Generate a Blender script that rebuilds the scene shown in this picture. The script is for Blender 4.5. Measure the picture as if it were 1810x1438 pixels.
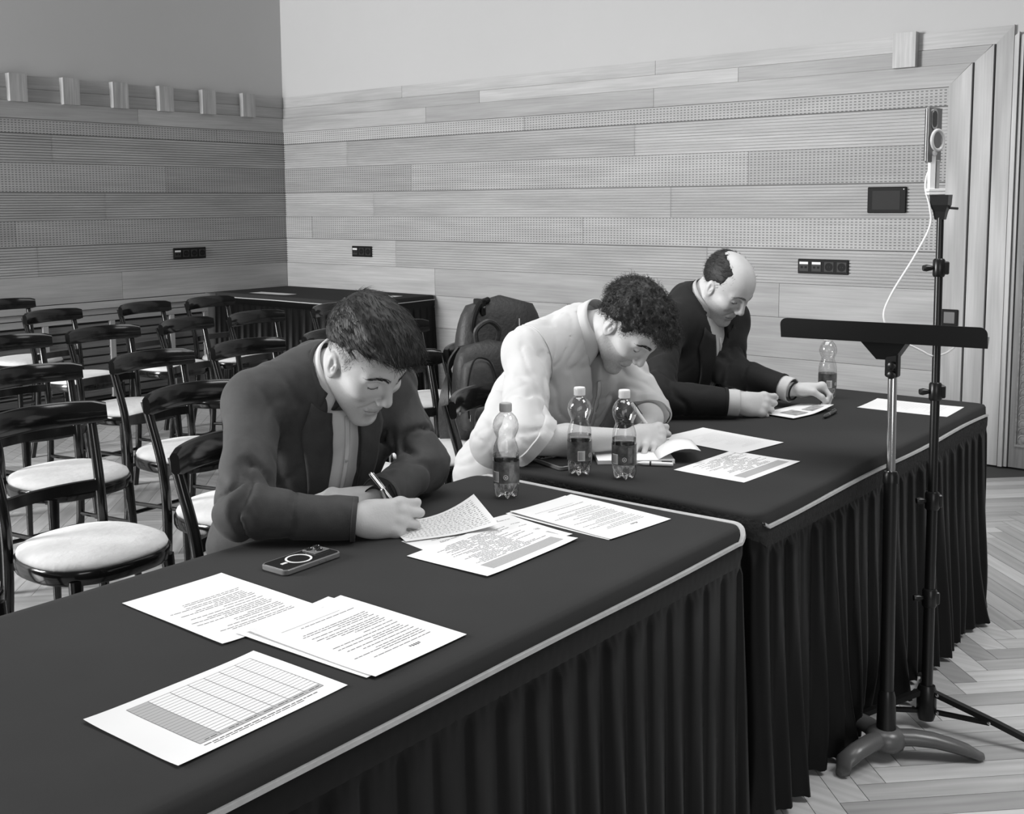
import bpy, bmesh, math, random
import numpy as np
from mathutils import Vector, Matrix

for o in list(bpy.data.objects):
    bpy.data.objects.remove(o, do_unlink=True)
scene = bpy.context.scene
COL = scene.collection
PI = math.pi
rng = random.Random(7)

# ------------------------------------------------------------------ camera
FPX, CYP = 1966.6, 576.2
YAW, PITCH, ROLL = math.radians(38.97), math.radians(6.33), math.radians(-0.417)
CAMZ = 1.45
_f = Vector((-math.sin(YAW)*math.cos(PITCH), math.cos(YAW)*math.cos(PITCH), -math.sin(PITCH)))
_r = Vector((math.cos(YAW), math.sin(YAW), 0)); _u = _r.cross(_f)
_r2 = math.cos(ROLL)*_r + math.sin(ROLL)*_u
_u2 = -math.sin(ROLL)*_r + math.cos(ROLL)*_u
cam_d = bpy.data.cameras.new('camera')
cam_d.sensor_fit = 'HORIZONTAL'; cam_d.sensor_width = 36.0
cam_d.lens = FPX*36.0/1810.0
cam_d.shift_y = -(719.0-CYP)/1810.0
cam_d.clip_start = 0.05
cam = bpy.data.objects.new('camera', cam_d)
COL.objects.link(cam)
cam.matrix_world = Matrix(((_r2.x, _u2.x, -_f.x, 0), (_r2.y, _u2.y, -_f.y, 0),
                           (_r2.z, _u2.z, -_f.z, CAMZ), (0, 0, 0, 1)))
scene.camera = cam

# ------------------------------------------------------------------ light
world = bpy.data.worlds.new('hall_ambient'); scene.world = world
world.use_nodes = True
bg = world.node_tree.nodes['Background']
bg.inputs['Color'].default_value = (1, 1, 1, 1)
bg.inputs['Strength'].default_value = 0.12

def area_light(name, loc, target, sx, sy, power, spread=180):
    d = bpy.data.lights.new(name, 'AREA'); d.shape = 'RECTANGLE'; d.size = sx; d.size_y = sy
    d.energy = power; d.spread = math.radians(spread)
    o = bpy.data.objects.new(name, d); COL.objects.link(o)
    o.location = loc
    o.rotation_euler = (Vector(target)-Vector(loc)).to_track_quat('-Z', 'Y').to_euler()
    return o
# tall daylight windows on the camera's left, out of frame; other lamps are added fill
area_light('window_daylight', (-6.65, -3.0, 2.4), (-3.4, 5.0, 1.1), 1.9, 3.0, 740)
area_light('overhead_fill', (-2.2, 2.5, 4.6), (-2.2, 2.5, 0), 3.0, 3.0, 76, 130)  # overhead lamp added to brighten papers and table tops
area_light('front_fill', (2.6, -1.8, 2.3), (-2.0, 2.6, 1.0), 2.4, 2.6, 36, 140)  # soft fill added from the right front for the faces
area_light('floor_fill', (1.1, 3.3, 4.3), (0.2, 3.3, 0), 1.6, 1.6, 46, 110)  # added downlight that brightens the floor at right

vs = scene.view_settings
scene.display_settings.display_device = 'sRGB'
vs.view_transform = 'Standard'; vs.look = 'None'; vs.gamma = 1.0; vs.use_curve_mapping = False
vs.exposure = 0.10

# ------------------------------------------------------------------ materials
MATS = {}
def lin(s):
    s = s/255.0
    return s/12.92 if s <= 0.04045 else ((s+0.055)/1.055)**2.4
def grey(v): return (v, v, v, 1)

def mat(name, g, rough=0.6, spec=0.5, noise=0.0, nscale=20.0, stretch=(1, 1, 1), bump=0.0, bscale=None,
        metal=0.0, coat=0.0, objrand=0.0, sheen=0.0, coords='Object'):
    """grey procedural material: g = linear grey; noise = tone variation; objrand = tone variation per object"""
    if name in MATS: return MATS[name]
    m = bpy.data.materials.new(name); m.use_nodes = True
    nt = m.node_tree; N = nt.nodes; L = nt.links
    b = N['Principled BSDF']
    b.inputs['Roughness'].default_value = rough
    b.inputs['Specular IOR Level'].default_value = spec
    b.inputs['Metallic'].default_value = metal
    b.inputs['Coat Weight'].default_value = coat
    b.inputs['Coat Roughness'].default_value = 0.08
    if sheen: b.inputs['Sheen Weight'].default_value = sheen; b.inputs['Sheen Roughness'].default_value = 0.4
    tc = N.new('ShaderNodeTexCoord'); mp = N.new('ShaderNodeMapping')
    L.new(tc.outputs[coords], mp.inputs['Vector'])
    mp.inputs['Scale'].default_value = stretch
    oi = N.new('ShaderNodeObjectInfo')
    off = N.new('ShaderNodeVectorMath'); off.operation = 'ADD'
    sc = N.new('ShaderNodeMath'); sc.operation = 'MULTIPLY'; sc.inputs[1].default_value = 37.0
    L.new(oi.outputs['Random'], sc.inputs[0])
    L.new(mp.outputs['Vector'], off.inputs[0]); L.new(sc.outputs[0], off.inputs[1])
    nz = N.new('ShaderNodeTexNoise'); nz.inputs['Scale'].default_value = nscale
    nz.inputs['Detail'].default_value = 5; nz.inputs['Roughness'].default_value = 0.6
    L.new(off.outputs[0], nz.inputs['Vector'])
    mr = N.new('ShaderNodeMapRange')
    mr.inputs['From Min'].default_value = 0.25; mr.inputs['From Max'].default_value = 0.75
    mr.inputs['To Min'].default_value = 1-noise; mr.inputs['To Max'].default_value = 1+noise
    L.new(nz.outputs['Fac'], mr.inputs['Value'])
    r2 = N.new('ShaderNodeMapRange')
    r2.inputs['To Min'].default_value = 1-objrand; r2.inputs['To Max'].default_value = 1+objrand
    L.new(oi.outputs['Random'], r2.inputs['Value'])
    mu = N.new('ShaderNodeMath'); mu.operation = 'MULTIPLY'
    L.new(mr.outputs[0], mu.inputs[0]); L.new(r2.outputs[0], mu.inputs[1])
    m2 = N.new('ShaderNodeMath'); m2.operation = 'MULTIPLY'; m2.inputs[1].default_value = g
    m2.use_clamp = True
    L.new(mu.outputs[0], m2.inputs[0])
    L.new(m2.outputs[0], b.inputs['Base Color'])
    if bump:
        bz = N.new('ShaderNodeTexNoise'); bz.inputs['Scale'].default_value = bscale or nscale*2
        bz.inputs['Detail'].default_value = 4
        L.new(off.outputs[0], bz.inputs['Vector'])
        bp = N.new('ShaderNodeBump'); bp.inputs['Strength'].default_value = bump
        bp.inputs['Distance'].default_value = 0.01
        L.new(bz.outputs['Fac'], bp.inputs['Height']); L.new(bp.outputs['Normal'], b.inputs['Normal'])
    m['tone_node'] = m2.name
    MATS[name] = m
    return m

def wood(name, g, rough=0.42, contrast=0.22, objrand=0.12, perforated=False, fine=1.0, spec=0.4, figure=0.0):
    """wood with long grain along local X; optional rows of slotted perforation"""
    if name in MATS: return MATS[name]
    m = mat(name, g, rough=rough, spec=spec, noise=contrast*0.5, nscale=1.0, objrand=objrand)
    nt = m.node_tree; N = nt.nodes; L = nt.links; b = N['Principled BSDF']
    tone = N[m['tone_node']]
    tc = [n for n in N if n.type == 'TEX_COORD'][0]; oi = [n for n in N if n.type == 'OBJECT_INFO'][0]
    base_noise = [n for n in N if n.type == 'TEX_NOISE'][0]
    mp0 = [n for n in N if n.type == 'MAPPING'][0]; mp0.inputs['Scale'].default_value = (0.9, 6*fine, 6*fine)
    base_noise.inputs['Scale'].default_value = 2.2; base_noise.inputs['Detail'].default_value = 3
    base_noise.inputs['Distortion'].default_value = 0.6
    mp = N.new('ShaderNodeMapping'); mp.inputs['Scale'].default_value = (3.0, 90*fine, 90*fine)
    add = N.new('ShaderNodeVectorMath'); add.operation = 'ADD'
    s = N.new('ShaderNodeMath'); s.operation = 'MULTIPLY'; s.inputs[1].default_value = 91.0
    L.new(oi.outputs['Random'], s.inputs[0]); L.new(tc.outputs['Object'], mp.inputs['Vector'])
    L.new(mp.outputs[0], add.inputs[0]); L.new(s.outputs[0], add.inputs[1])
    g2 = N.new('ShaderNodeTexNoise'); g2.inputs['Scale'].default_value = 1.0; g2.inputs['Detail'].default_value = 4
    L.new(add.outputs[0], g2.inputs['Vector'])
    r = N.new('ShaderNodeMapRange'); r.inputs['From Min'].default_value = .3; r.inputs['From Max'].default_value = .7
    r.inputs['To Min'].default_value = 1-contrast; r.inputs['To Max'].default_value = 1+contrast*0.6
    L.new(g2.outputs['Fac'], r.inputs['Value'])
    mu = N.new('ShaderNodeMath'); mu.operation = 'MULTIPLY'
    L.new(tone.outputs[0], mu.inputs[0]); L.new(r.outputs[0], mu.inputs[1])
    last = mu
    if figure:
        # cathedral figure: distorted bands
        mpw = N.new('ShaderNodeMapping'); mpw.inputs['Scale'].default_value = (1.3, 9, 9)
        aw = N.new('ShaderNodeVectorMath'); aw.operation = 'ADD'
        L.new(tc.outputs['Object'], mpw.inputs['Vector']); L.new(mpw.outputs[0], aw.inputs[0]); L.new(s.outputs[0], aw.inputs[1])
        w = N.new('ShaderNodeTexWave'); w.wave_type = 'BANDS'; w.bands_direction = 'Y'
        w.inputs['Scale'].default_value = 0.9; w.inputs['Distortion'].default_value = 9; w.inputs['Detail'].default_value = 2
        w.inputs['Detail Scale'].default_value = 0.6
        L.new(aw.outputs[0], w.inputs['Vector'])
        rw = N.new('ShaderNodeMapRange'); rw.inputs['To Min'].default_value = 1-figure; rw.inputs['To Max'].default_value = 1+figure*0.4
        L.new(w.outputs['Fac'], rw.inputs['Value'])
        mw = N.new('ShaderNodeMath'); mw.operation = 'MULTIPLY'
        L.new(last.outputs[0], mw.inputs[0]); L.new(rw.outputs[0], mw.inputs[1]); last = mw
    if perforated:
        sx = N.new('ShaderNodeSeparateXYZ'); L.new(tc.outputs['Object'], sx.inputs[0])
        def pulse(out, period, duty):
            d = N.new('ShaderNodeMath'); d.operation = 'DIVIDE'; d.inputs[1].default_value = period; L.new(out, d.inputs[0])
            fr = N.new('ShaderNodeMath'); fr.operation = 'FRACT'; L.new(d.outputs[0], fr.inputs[0])
            lt = N.new('ShaderNodeMath'); lt.operation = 'LESS_THAN'; lt.inputs[1].default_value = duty; L.new(fr.outputs[0], lt.inputs[0])
            return lt.outputs[0]
        a = pulse(sx.outputs['X'], 0.0255, 0.55); c = pulse(sx.outputs['Z'], 0.0165, 0.36)
        an = N.new('ShaderNodeMath'); an.operation = 'MULTIPLY'; L.new(a, an.inputs[0]); L.new(c, an.inputs[1])
        dk = N.new('ShaderNodeMapRange'); dk.inputs['To Min'].default_value = 1.0; dk.inputs['To Max'].default_value = 0.36
        L.new(an.outputs[0], dk.inputs['Value'])
        md = N.new('ShaderNodeMath'); md.operation = 'MULTIPLY'
        L.new(last.outputs[0], md.inputs[0]); L.new(dk.outputs[0], md.inputs[1]); last = md
    L.new(last.outputs[0], b.inputs['Base Color'])
    return m

# ------------------------------------------------------------------ mesh helpers
class MB:
    def __init__(s): s.v = []; s.f = []; s.mi = []; s.cur = 0
    def add(s, vs_, fs_):
        k = len(s.v); s.v += [tuple(p) for p in vs_]
        s.f += [tuple(i+k for i in f) for f in fs_]; s.mi += [s.cur]*len(fs_)
        return s
    def box(s, x0, x1, y0, y1, z0, z1, bev=0.0):
        if bev <= 0:
            return s.add([(x0,y0,z0),(x1,y0,z0),(x1,y1,z0),(x0,y1,z0),(x0,y0,z1),(x1,y0,z1),(x1,y1,z1),(x0,y1,z1)],
                  [(0,3,2,1),(4,5,6,7),(0,1,5,4),(1,2,6,5),(2,3,7,6),(3,0,4,7)])
        b = bev
        def ring(z, i):
            return [(x0+i,y0+b,z),(x0+b,y0+i,z),(x1-b,y0+i,z),(x1-i,y0+b,z),(x1-i,y1-b,z),(x1-b,y1-i,z),(x0+b,y1-i,z),(x0+i,y1-b,z)]
        r0 = [(x0+b,y0+b,z0),(x0+b,y0+b,z0),(x1-b,y0+b,z0),(x1-b,y0+b,z0),(x1-b,y1-b,z0),(x1-b,y1-b,z0),(x0+b,y1-b,z0),(x0+b,y1-b,z0)]
        r3 = [(p[0],p[1],z1) for p in r0]
        return s.loft([r0, ring(z0+b,0), ring(z1-b,0), r3], True, True)
    def loft(s, rings, cap0=True, cap1=True, closed=True):
        n = len(rings[0]); vs_ = [p for r in rings for p in r]; fs_ = []
        for i in range(len(rings)-1):
            for j in range(n if closed else n-1):
                a = i*n+j; b = i*n+(j+1) % n
                fs_.append((a, b, b+n, a+n))
        if cap0: fs_.append(tuple(range(n-1, -1, -1)))
        if cap1: fs_.append(tuple(range((len(rings)-1)*n, len(rings)*n)))
        return s.add(vs_, fs_)
    def lathe(s, prof, n=24, cx=0, cy=0, cz=0, cap0=True, cap1=True):
        return s.loft([[(cx+r*math.cos(2*PI*k/n), cy+r*math.sin(2*PI*k/n), cz+z) for k in range(n)] for r, z in prof], cap0, cap1)
    def tube(s, pts, rad, n=10, cap=True, up=None, sx=1.0):
        pts = [Vector(p) for p in pts]
        if not hasattr(rad, '__len__'): rad = [rad]*len(pts)
        rings = []; prev = None
        for i, p in enumerate(pts):
            t = (pts[min(i+1, len(pts)-1)]-pts[max(i-1, 0)])
            if t.length < 1e-9: t = Vector((0, 0, 1))
            t.normalize()
            if prev is None:
                a = Vector(up) if up else (Vector((0, 0, 1)) if abs(t.z) < .9 else Vector((1, 0, 0)))
            else: a = prev
            u = (a - t*a.dot(t)); u = u.normalized() if u.length > 1e-6 else t.orthogonal().normalized()
            w = t.cross(u); prev = u
            rings.append([tuple(p+(u*math.cos(2*PI*k/n)+w*math.sin(2*PI*k/n)*sx)*rad[i]) for k in range(n)])
        return s.loft(rings, cap, cap)
    def sweep(s, pts, prof, up=(0, 0, 1), cap=True):
        """sweep a 2d profile (side, up) along pts"""
        pts = [Vector(p) for p in pts]; up = Vector(up); rings = []
        for i, p in enumerate(pts):
            t = (pts[min(i+1, len(pts)-1)]-pts[max(i-1, 0)]).normalized()
            side = t.cross(up).normalized(); u2 = side.cross(t)
            rings.append([tuple(p+side*a+u2*b) for a, b in prof])
        return s.loft(rings, cap, cap)
    def quad(s, a, b, c, d): return s.add([a, b, c, d], [(0, 1, 2, 3)])
    def xf(s, M):
        s.v = [tuple(M @ Vector(p)) for p in s.v]; return s
    def mesh(s, name, mats, smooth=False, angle=40):
        me = bpy.data.meshes.new(name); me.from_pydata(s.v, [], s.f)
        for m in (mats if isinstance(mats, (list, tuple)) else [mats]): me.materials.append(m)
        if any(s.mi): me.polygons.foreach_set('material_index', s.mi)
        if smooth:
            me.polygons.foreach_set('use_smooth', [True]*len(me.polygons))
            if angle < 180: me.set_sharp_from_angle(angle=math.radians(angle))
        me.update()
        return me
    def build(s, name, mats, parent=None, smooth=False, angle=40, loc=None, rot=None):
        return obj(name, s.mesh(name, mats, smooth, angle), parent, loc, rot)

def obj(name, me, parent=None, loc=None, rot=None):
    o = bpy.data.objects.new(name, me); COL.objects.link(o)
    if loc is not None: o.location = loc
    if rot is not None: o.rotation_euler = rot
    if parent: o.parent = parent
    return o
def tag(o, label=None, cat=None, group=None, kind=None):
    if label: o['label'] = label
    if cat: o['category'] = cat
    if group: o['group'] = group
    if kind: o['kind'] = kind
    return o
def thing(name, label, cat, loc=(0, 0, 0), rz=0.0, group=None):
    o = bpy.data.objects.new(name, None); o.empty_display_size = .1; COL.objects.link(o)
    o.location = loc; o.rotation_euler = (0, 0, rz)
    return tag(o, label, cat, group)
def copy_tree(o, parent=None):
    c = o.copy(); COL.objects.link(c); c.parent = parent
    for ch in o.children: copy_tree(ch, c)
    return c
def bez(pts, n=8):
    """Catmull-Rom through pts"""
    P = [Vector(p) for p in pts]; out = []
    for i in range(len(P)-1):
        p0 = P[max(i-1, 0)]; p1 = P[i]; p2 = P[i+1]; p3 = P[min(i+2, len(P)-1)]
        for k in range(n):
            t = k/n
            out.append(0.5*((2*p1)+(p2-p0)*t+(2*p0-5*p1+4*p2-p3)*t*t+(3*p1-p0-3*p2+p3)*t**3))
    out.append(P[-1]); return out
# ------------------------------------------------------------------ room shell
XW, YW = -7.64, 6.33
M_wall = mat('wall_paint', 0.52, rough=0.9, spec=0.2, noise=0.02, nscale=1.2)
M_plain = wood('panel_wood', 0.42, rough=.5, spec=.3, contrast=0.12, figure=0.10)
M_rib = wood('panel_wood_ribbed', 0.42, rough=.5, spec=.3, contrast=0.12, figure=0.10)
M_perf = wood('panel_wood_perforated', 0.40, rough=.5, spec=.3, contrast=0.12, figure=0.06, perforated=True)
M_groove = mat('panel_gap_dark', 0.05, rough=0.9)  # even dark backing behind casing boards and slats
M_floor_b = mat('floor_bed', 0.05, rough=0.8)
M_plank = wood('parquet_oak', 0.46, rough=0.33, contrast=0.16, objrand=0.30, fine=0.45, figure=0.07)

fl = MB().box(-9.0, 3.0, -3.5, 8.2, -0.05, -0.012).build('floor', M_floor_b); tag(fl, kind='structure')
MB_w = MB().box(XW-0.2, 3.0, YW, YW+0.2, 0, 4.6)
wall_b = MB_w.build('wall_back', M_wall); tag(wall_b, kind='structure')
wall_l = MB().box(XW-0.2, XW, -3.5, YW+0.2, 0, 4.6).build('wall_left', M_wall); tag(wall_l, kind='structure')

def board(parent, name, x0, x1, z0, z1, m, side, depth=0.018, rib=False, gap=0.0012, proud=0.0, mitre=0.0):
    """board on a wall; side 'b': x0..x1 along X on the back wall; 'l': along Y on the left wall. local X = length"""
    L_ = (x1-x0)-2*gap; h = (z1-z0)-2*gap; d = depth+proud
    b = MB()
    if rib:
        n = 11; prof = [(0.0, 0.0), (0.0, h)]
        step = h/n; prof = []
        for k in range(n):
            a = k*step
            prof += [(-d, a+0.0005), (-d, a+step-0.0050), (-d+0.009, a+step-0.0044), (-d+0.009, a+step-0.0004)]
        prof = prof[:-1]+[(-d, h)]
        r0 = [(-L_/2, y, z-h/2) for y, z in prof]+[(-L_/2, 0, h/2), (-L_/2, 0, -h/2)]
        r1 = [(L_/2, y, z-h/2) for y, z in prof]+[(L_/2, 0, h/2), (L_/2, 0, -h/2)]
        b.loft([r0, r1], False, False)
    else:
        b.box(-L_/2, L_/2, -d, 0, -h/2, h/2)
        if mitre: b.v = [(x+mitre if (x > 0 and z > 0) else x, y, z) for x, y, z in b.v]
    c = (x0+x1)/2; zc = (z0+z1)/2
    if side == 'b': loc, rz = (c, YW, zc), 0
    else: loc, rz = (XW, c, zc), PI/2   # local -Y (outward) -> +X
    o = obj(name, b.mesh(name, m), parent, loc, (0, 0, rz))
    return o

XR = -2.023         # where the panelling meets the door casing
rows = [  # z0, z1, kind, joints on back wall, joints on left wall (y)
    (2.060, 2.180, 'p', [-5.93, -3.9], [4.9]),
    (1.960, 2.060, 'f', [-4.98], [5.62]),
    (1.753, 1.960, 'r', [-6.83, -4.05], [4.2]),
    (1.547, 1.753, 'f', [-6.1, -3.22], [5.13]),
    (1.347, 1.547, 'r', [-6.53, -3.77], [4.60]),
    (1.161, 1.347, 'f', [-7.28, -4.47], [3.9]),
    (0.949, 1.161, 'r', [-6.29, -3.50], [4.05]),
    (0.740, 0.949, 'p', [-5.87, -3.0], [4.71]),
    (0.490, 0.740, 'p', [-4.6], None),
    (0.240, 0.490, 'p', [-5.5, -3.3], None),
    (0.000, 0.240, 'p', [-4.0], None),
]
for z0, z1, k, jb, jl in rows:
    m = {'p': M_plain, 'f': M_perf, 'r': M_rib}[k]
    nm = {'p': 'wood_board', 'f': 'perforated_board', 'r': 'ribbed_board'}[k]
    pr = 0.010 if z1 > 2.1 else 0.0
    xs = [XW+0.02]+jb+[XR]
    for a, c in zip(xs[:-1], xs[1:]): board(wall_b, nm, a, c, z0, z1, m, 'b', rib=(k == 'r'), proud=pr, mitre=(.118 if c == XR and z1 > 2.1 else 0))
    if jl is not None:
        ys = [0.6, 2.3]+jl+[YW-0.002]
        for a, c in zip(ys[:-1], ys[1:]): board(wall_l, nm, a, c, z0, z1, m, 'l', rib=(k == 'r'), proud=pr)
# stepped top rail: lower band proud, upper band recessed
for z0, z1, pr, jb, jl in ((2.180, 2.268, -0.002, [-5.4, -3.3], [3.3, 5.1]), (2.268, 2.360, -0.008, [-6.2, -3.9], [2.9, 4.7])):
    d = 0.018+pr
    xe = -1.892 if z0 < 2.2 else -1.786
    xs = [XW+0.018]+jb+[xe]
    for a, c in zip(xs[:-1], xs[1:]): board(wall_b, 'top_rail', a, c, z0, z1, M_plain, 'b', depth=d, mitre=(.088 if c == xe else 0))
    ys = [0.6]+jl+[YW-0.002]
    for a, c in zip(ys[:-1], ys[1:]): board(wall_l, 'top_rail', a, c, z0, z1, M_plain, 'l', depth=d)
# battens (short vertical blocks on the rail)
M_batten = wood('batten_wood', 0.42, rough=.4, contrast=0.25, fine=0.8, objrand=0.05)
def batten(parent, side, c):
    b = MB(); h = 0.19
    b.box(-h/2, h/2, -0.062, -0.008, -0.0635, 0.0635)
    if side == 'l': # local X -> world Z, local Z -> along wall
        M4 = Matrix(((0, -1, 0, XW), (0, 0, 1, c), (1, 0, 0, 2.268), (0, 0, 0, 1)))
    else:
        M4 = Matrix(((0, 0, 1, c), (0, 1, 0, YW), (1, 0, 0, 2.275), (0, 0, 0, 1)))
    o = b.build('batten', M_batten, parent); o.matrix_world = M4
    return o
for k in range(-1, 6): batten(wall_l, 'l', 3.955+0.394*k)
batten(wall_b, 'b', -2.262)

# low radiator casing along the left wall, under the last board
trim = MB().box(XW, XW+0.012, 2.2, 5.46, 0.0, 0.74).build('trim_1', M_groove); tag(trim, kind='structure')
def cas(name, y0, y1, z0, z1, d, m=M_plain):
    b = MB().box(-(y1-y0)/2, (y1-y0)/2, -d, 0, -(z1-z0)/2, (z1-z0)/2)
    return b.build(name, m, trim, loc=(XW+0.012, (y0+y1)/2, (z0+z1)/2), rot=(0, 0, PI/2))
cas('ledge_board', 2.2, 5.46, 0.690, 0.735, 0.06)
cas('ledge_board', 2.2, 5.46, 0.645, 0.684, 0.035)
cas('ledge_board', 2.2, 5.46, 0.592, 0.638, 0.030)
for y in (2.9, 3.5, 4.07, 4.6, 5.12, 5.44):
    b = MB().box(-0.29, 0.29, -0.03, 0, -0.02, 0.02).build('casing_post', M_plain, trim)
    b.matrix_world = Matrix(((0, -1, 0, XW+0.012), (0, 0, 1, y), (1, 0, 0, 0.30), (0, 0, 0, 1)))
M_grille = wood('grille_wood', 0.16, contrast=0.3)
for k in range(9):
    cas('grille_slat', 2.2, 5.42, 0.03+k*0.062, 0.078+k*0.062, 0.014, M_grille)

# stepped, mitred door casing on the back wall
trim2 = MB().box(-2.02, -1.55, YW-0.004, YW, 0, 2.30).build('trim_2', M_groove); tag(trim2, kind='structure')
M_case = wood('casing_wood', 0.48, rough=.5, spec=.3, contrast=0.10, objrand=0.05, figure=0.22)
def casing(xa, xb, zt_in, zt_out, d):
    # vertical board with mitred top; built lying along local X (= world Z)
    H0 = 0.0
    v = [(0, 0, 0), (zt_in, 0, 0), (zt_out, 0, xb-xa), (0, 0, xb-xa)]
    vs_ = [(x, -d, z) for x, y, z in v]+[(x, 0, z) for x, y, z in v]
    b = MB().add(vs_, [(0, 1, 2, 3), (4, 7, 6, 5), (0, 4, 5, 1), (1, 5, 6, 2), (2, 6, 7, 3), (3, 7, 4, 0)])
    o = b.build('casing_board', M_case, trim2)
    o.matrix_world = Matrix(((0, 0, 1, xa), (0, 1, 0, YW), (1, 0, 0, 0), (0, 0, 0, 1)))
casing(-2.020, -1.900, 2.062, 2.178, 0.036)
casing(-1.890, -1.794, 2.182, 2.268, 0.028)
casing(-1.784, -1.697, 2.272, 2.360, 0.020)
casing(-1.690, -1.668, 2.30, 2.32, 0.034)
casing(-1.664, -1.648, 2.30, 2.31, 0.018)
# carved door leaf beyond the casing
M_door = wood('door_wood', 0.22, contrast=0.25, fine=0.7)
door = MB().box(-1.15, 1.15, -0.012, 0.0, 0, 1.10).build('door_1', M_door); tag(door, kind='structure')
door.matrix_world = Matrix(((0, 0, 1, -1.64), (0, 1, 0, YW), (1, 0, 0, 1.15), (0, 0, 0, 1)))
b = MB()
for x0, x1, z0, z1 in ((-1.610, -1.602, 0.13, 2.2), (-1.528, -1.520, 0.13, 2.2), (-1.61, -1.52, 0.118, 0.13)):
    b.box(x0, x1, YW-0.022, YW-0.012, z0, z1)
mo = b.build('panel_moulding', M_door, None); mo.parent = door; mo.matrix_parent_inverse = door.matrix_world.inverted()
sc_b = MB()
sc_b.lathe([(0.0335, 0), (0.0335, 0.004), (0.028, 0.008), (0.026, 0.0045), (0.013, 0.006), (0.0095, 0.011), (0.0, 0.0125)], 16, cap1=False)
sc_me = sc_b.mesh('carved_scale', M_door, True)
for k in range(47):
    o = obj('carved_scale', sc_me, None)
    o.matrix_world = Matrix.Translation((-1.565, YW-0.012-0.0004*(k % 2), 0.155+0.0425*k)) @ Matrix.Rotation(PI/2+math.radians(7), 4, 'X')
    o.parent = door; o.matrix_parent_inverse = door.matrix_world.inverted()

# ---------------- herringbone parquet: 300 nearest visible planks are parts, the rest one field
PW, PL = 0.0757, 0.53
pl_b = MB().box(-PL/2+0.0010, PL/2-0.0010, -PW/2+0.0009, PW/2-0.0009, -0.012, 0.0)
pl_me = pl_b.mesh('plank', M_plank)
def cam_project(p):
    v = Vector(p)-Vector((0, 0, CAMZ)); z = v.dot(_f)
    if z < .2: return None
    return 905+FPX*v.dot(_r2)/z, CYP-FPX*v.dot(_u2)/z, z
planks = []
ca = math.sqrt(.5)
n_ratio = PL/PW
for i in range(-110, 110):
    for j in range(-18, 19):
        for s_ in (0, 1):
            # herringbone lattice in (u,v), rotated 45 deg
            if s_ == 0: u = i*PW + j*2*PL*0 + PL/2 + j*0; v = i*PW + PW/2; u += 0
            else: u = i*PW + PW/2 - PW*0; v = i*PW + PL/2 + PW
            # shift columns along (1,-1)*PL
            u += j*PL; v -= j*PL
            X = -0.92-0.02 + ca*(u-v); Y = 2.637 + ca*(u+v)
            if not (-7.4 < X < 2.7 and -3.2 < Y < 6.08): continue
            pr_ = cam_project((X, Y, 0))
            inview = pr_ is not None and -120 < pr_[0] < 1930 and pr_[1] < 1560
            planks.append((pr_[2] if inview else 99.0, X, Y, s_))
# planks hidden under the tables, by the skirts or the table tops, never show
def hidden(X, Y):
    return (-1.86 < X < -1.12 and 0.3 < Y < 3.98) or (X < -1.12 and Y < 2.1 and X > -2.5) or (-1.9 < X and Y < 2.2)
vis = [p for p in planks if p[0] < 99 and not hidden(p[1], p[2])]
rest = [p for p in planks if not (p[0] < 99 and not hidden(p[1], p[2]))]
vis.sort()
def plank_M(p): return Matrix.Translation((p[1], p[2], 0)) @ Matrix.Rotation(PI/4 if p[3] == 0 else 3*PI/4, 4, 'Z')
for p in vis[:300]:
    o = obj('plank', pl_me, fl); o.matrix_world = plank_M(p)
rr = random.Random(3)
fb = MB()
for p in vis[300:]+rest:
    M4 = plank_M(p)
    fb.add([M4 @ Vector(q) for q in pl_b.v], pl_b.f)
M_field = wood('parquet_field', 0.46, rough=0.33, contrast=0.16, objrand=0.0, fine=0.45, figure=0.07)
# plank-to-plank tone for the joined field: random per island
nt = M_field.node_tree
gi = nt.nodes.new('ShaderNodeNewGeometry'); tone = nt.nodes[M_field['tone_node']]
mri = nt.nodes.new('ShaderNodeMapRange'); mri.inputs['To Min'].default_value = 0.46*0.68; mri.inputs['To Max'].default_value = 0.46*1.30
nt.links.new(gi.outputs['Random Per Island'], mri.inputs['Value']); nt.links.new(mri.outputs[0], tone.inputs[1])
fo = fb.build('plank_field', M_field, fl); tag(fo, kind='stuff')

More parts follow.
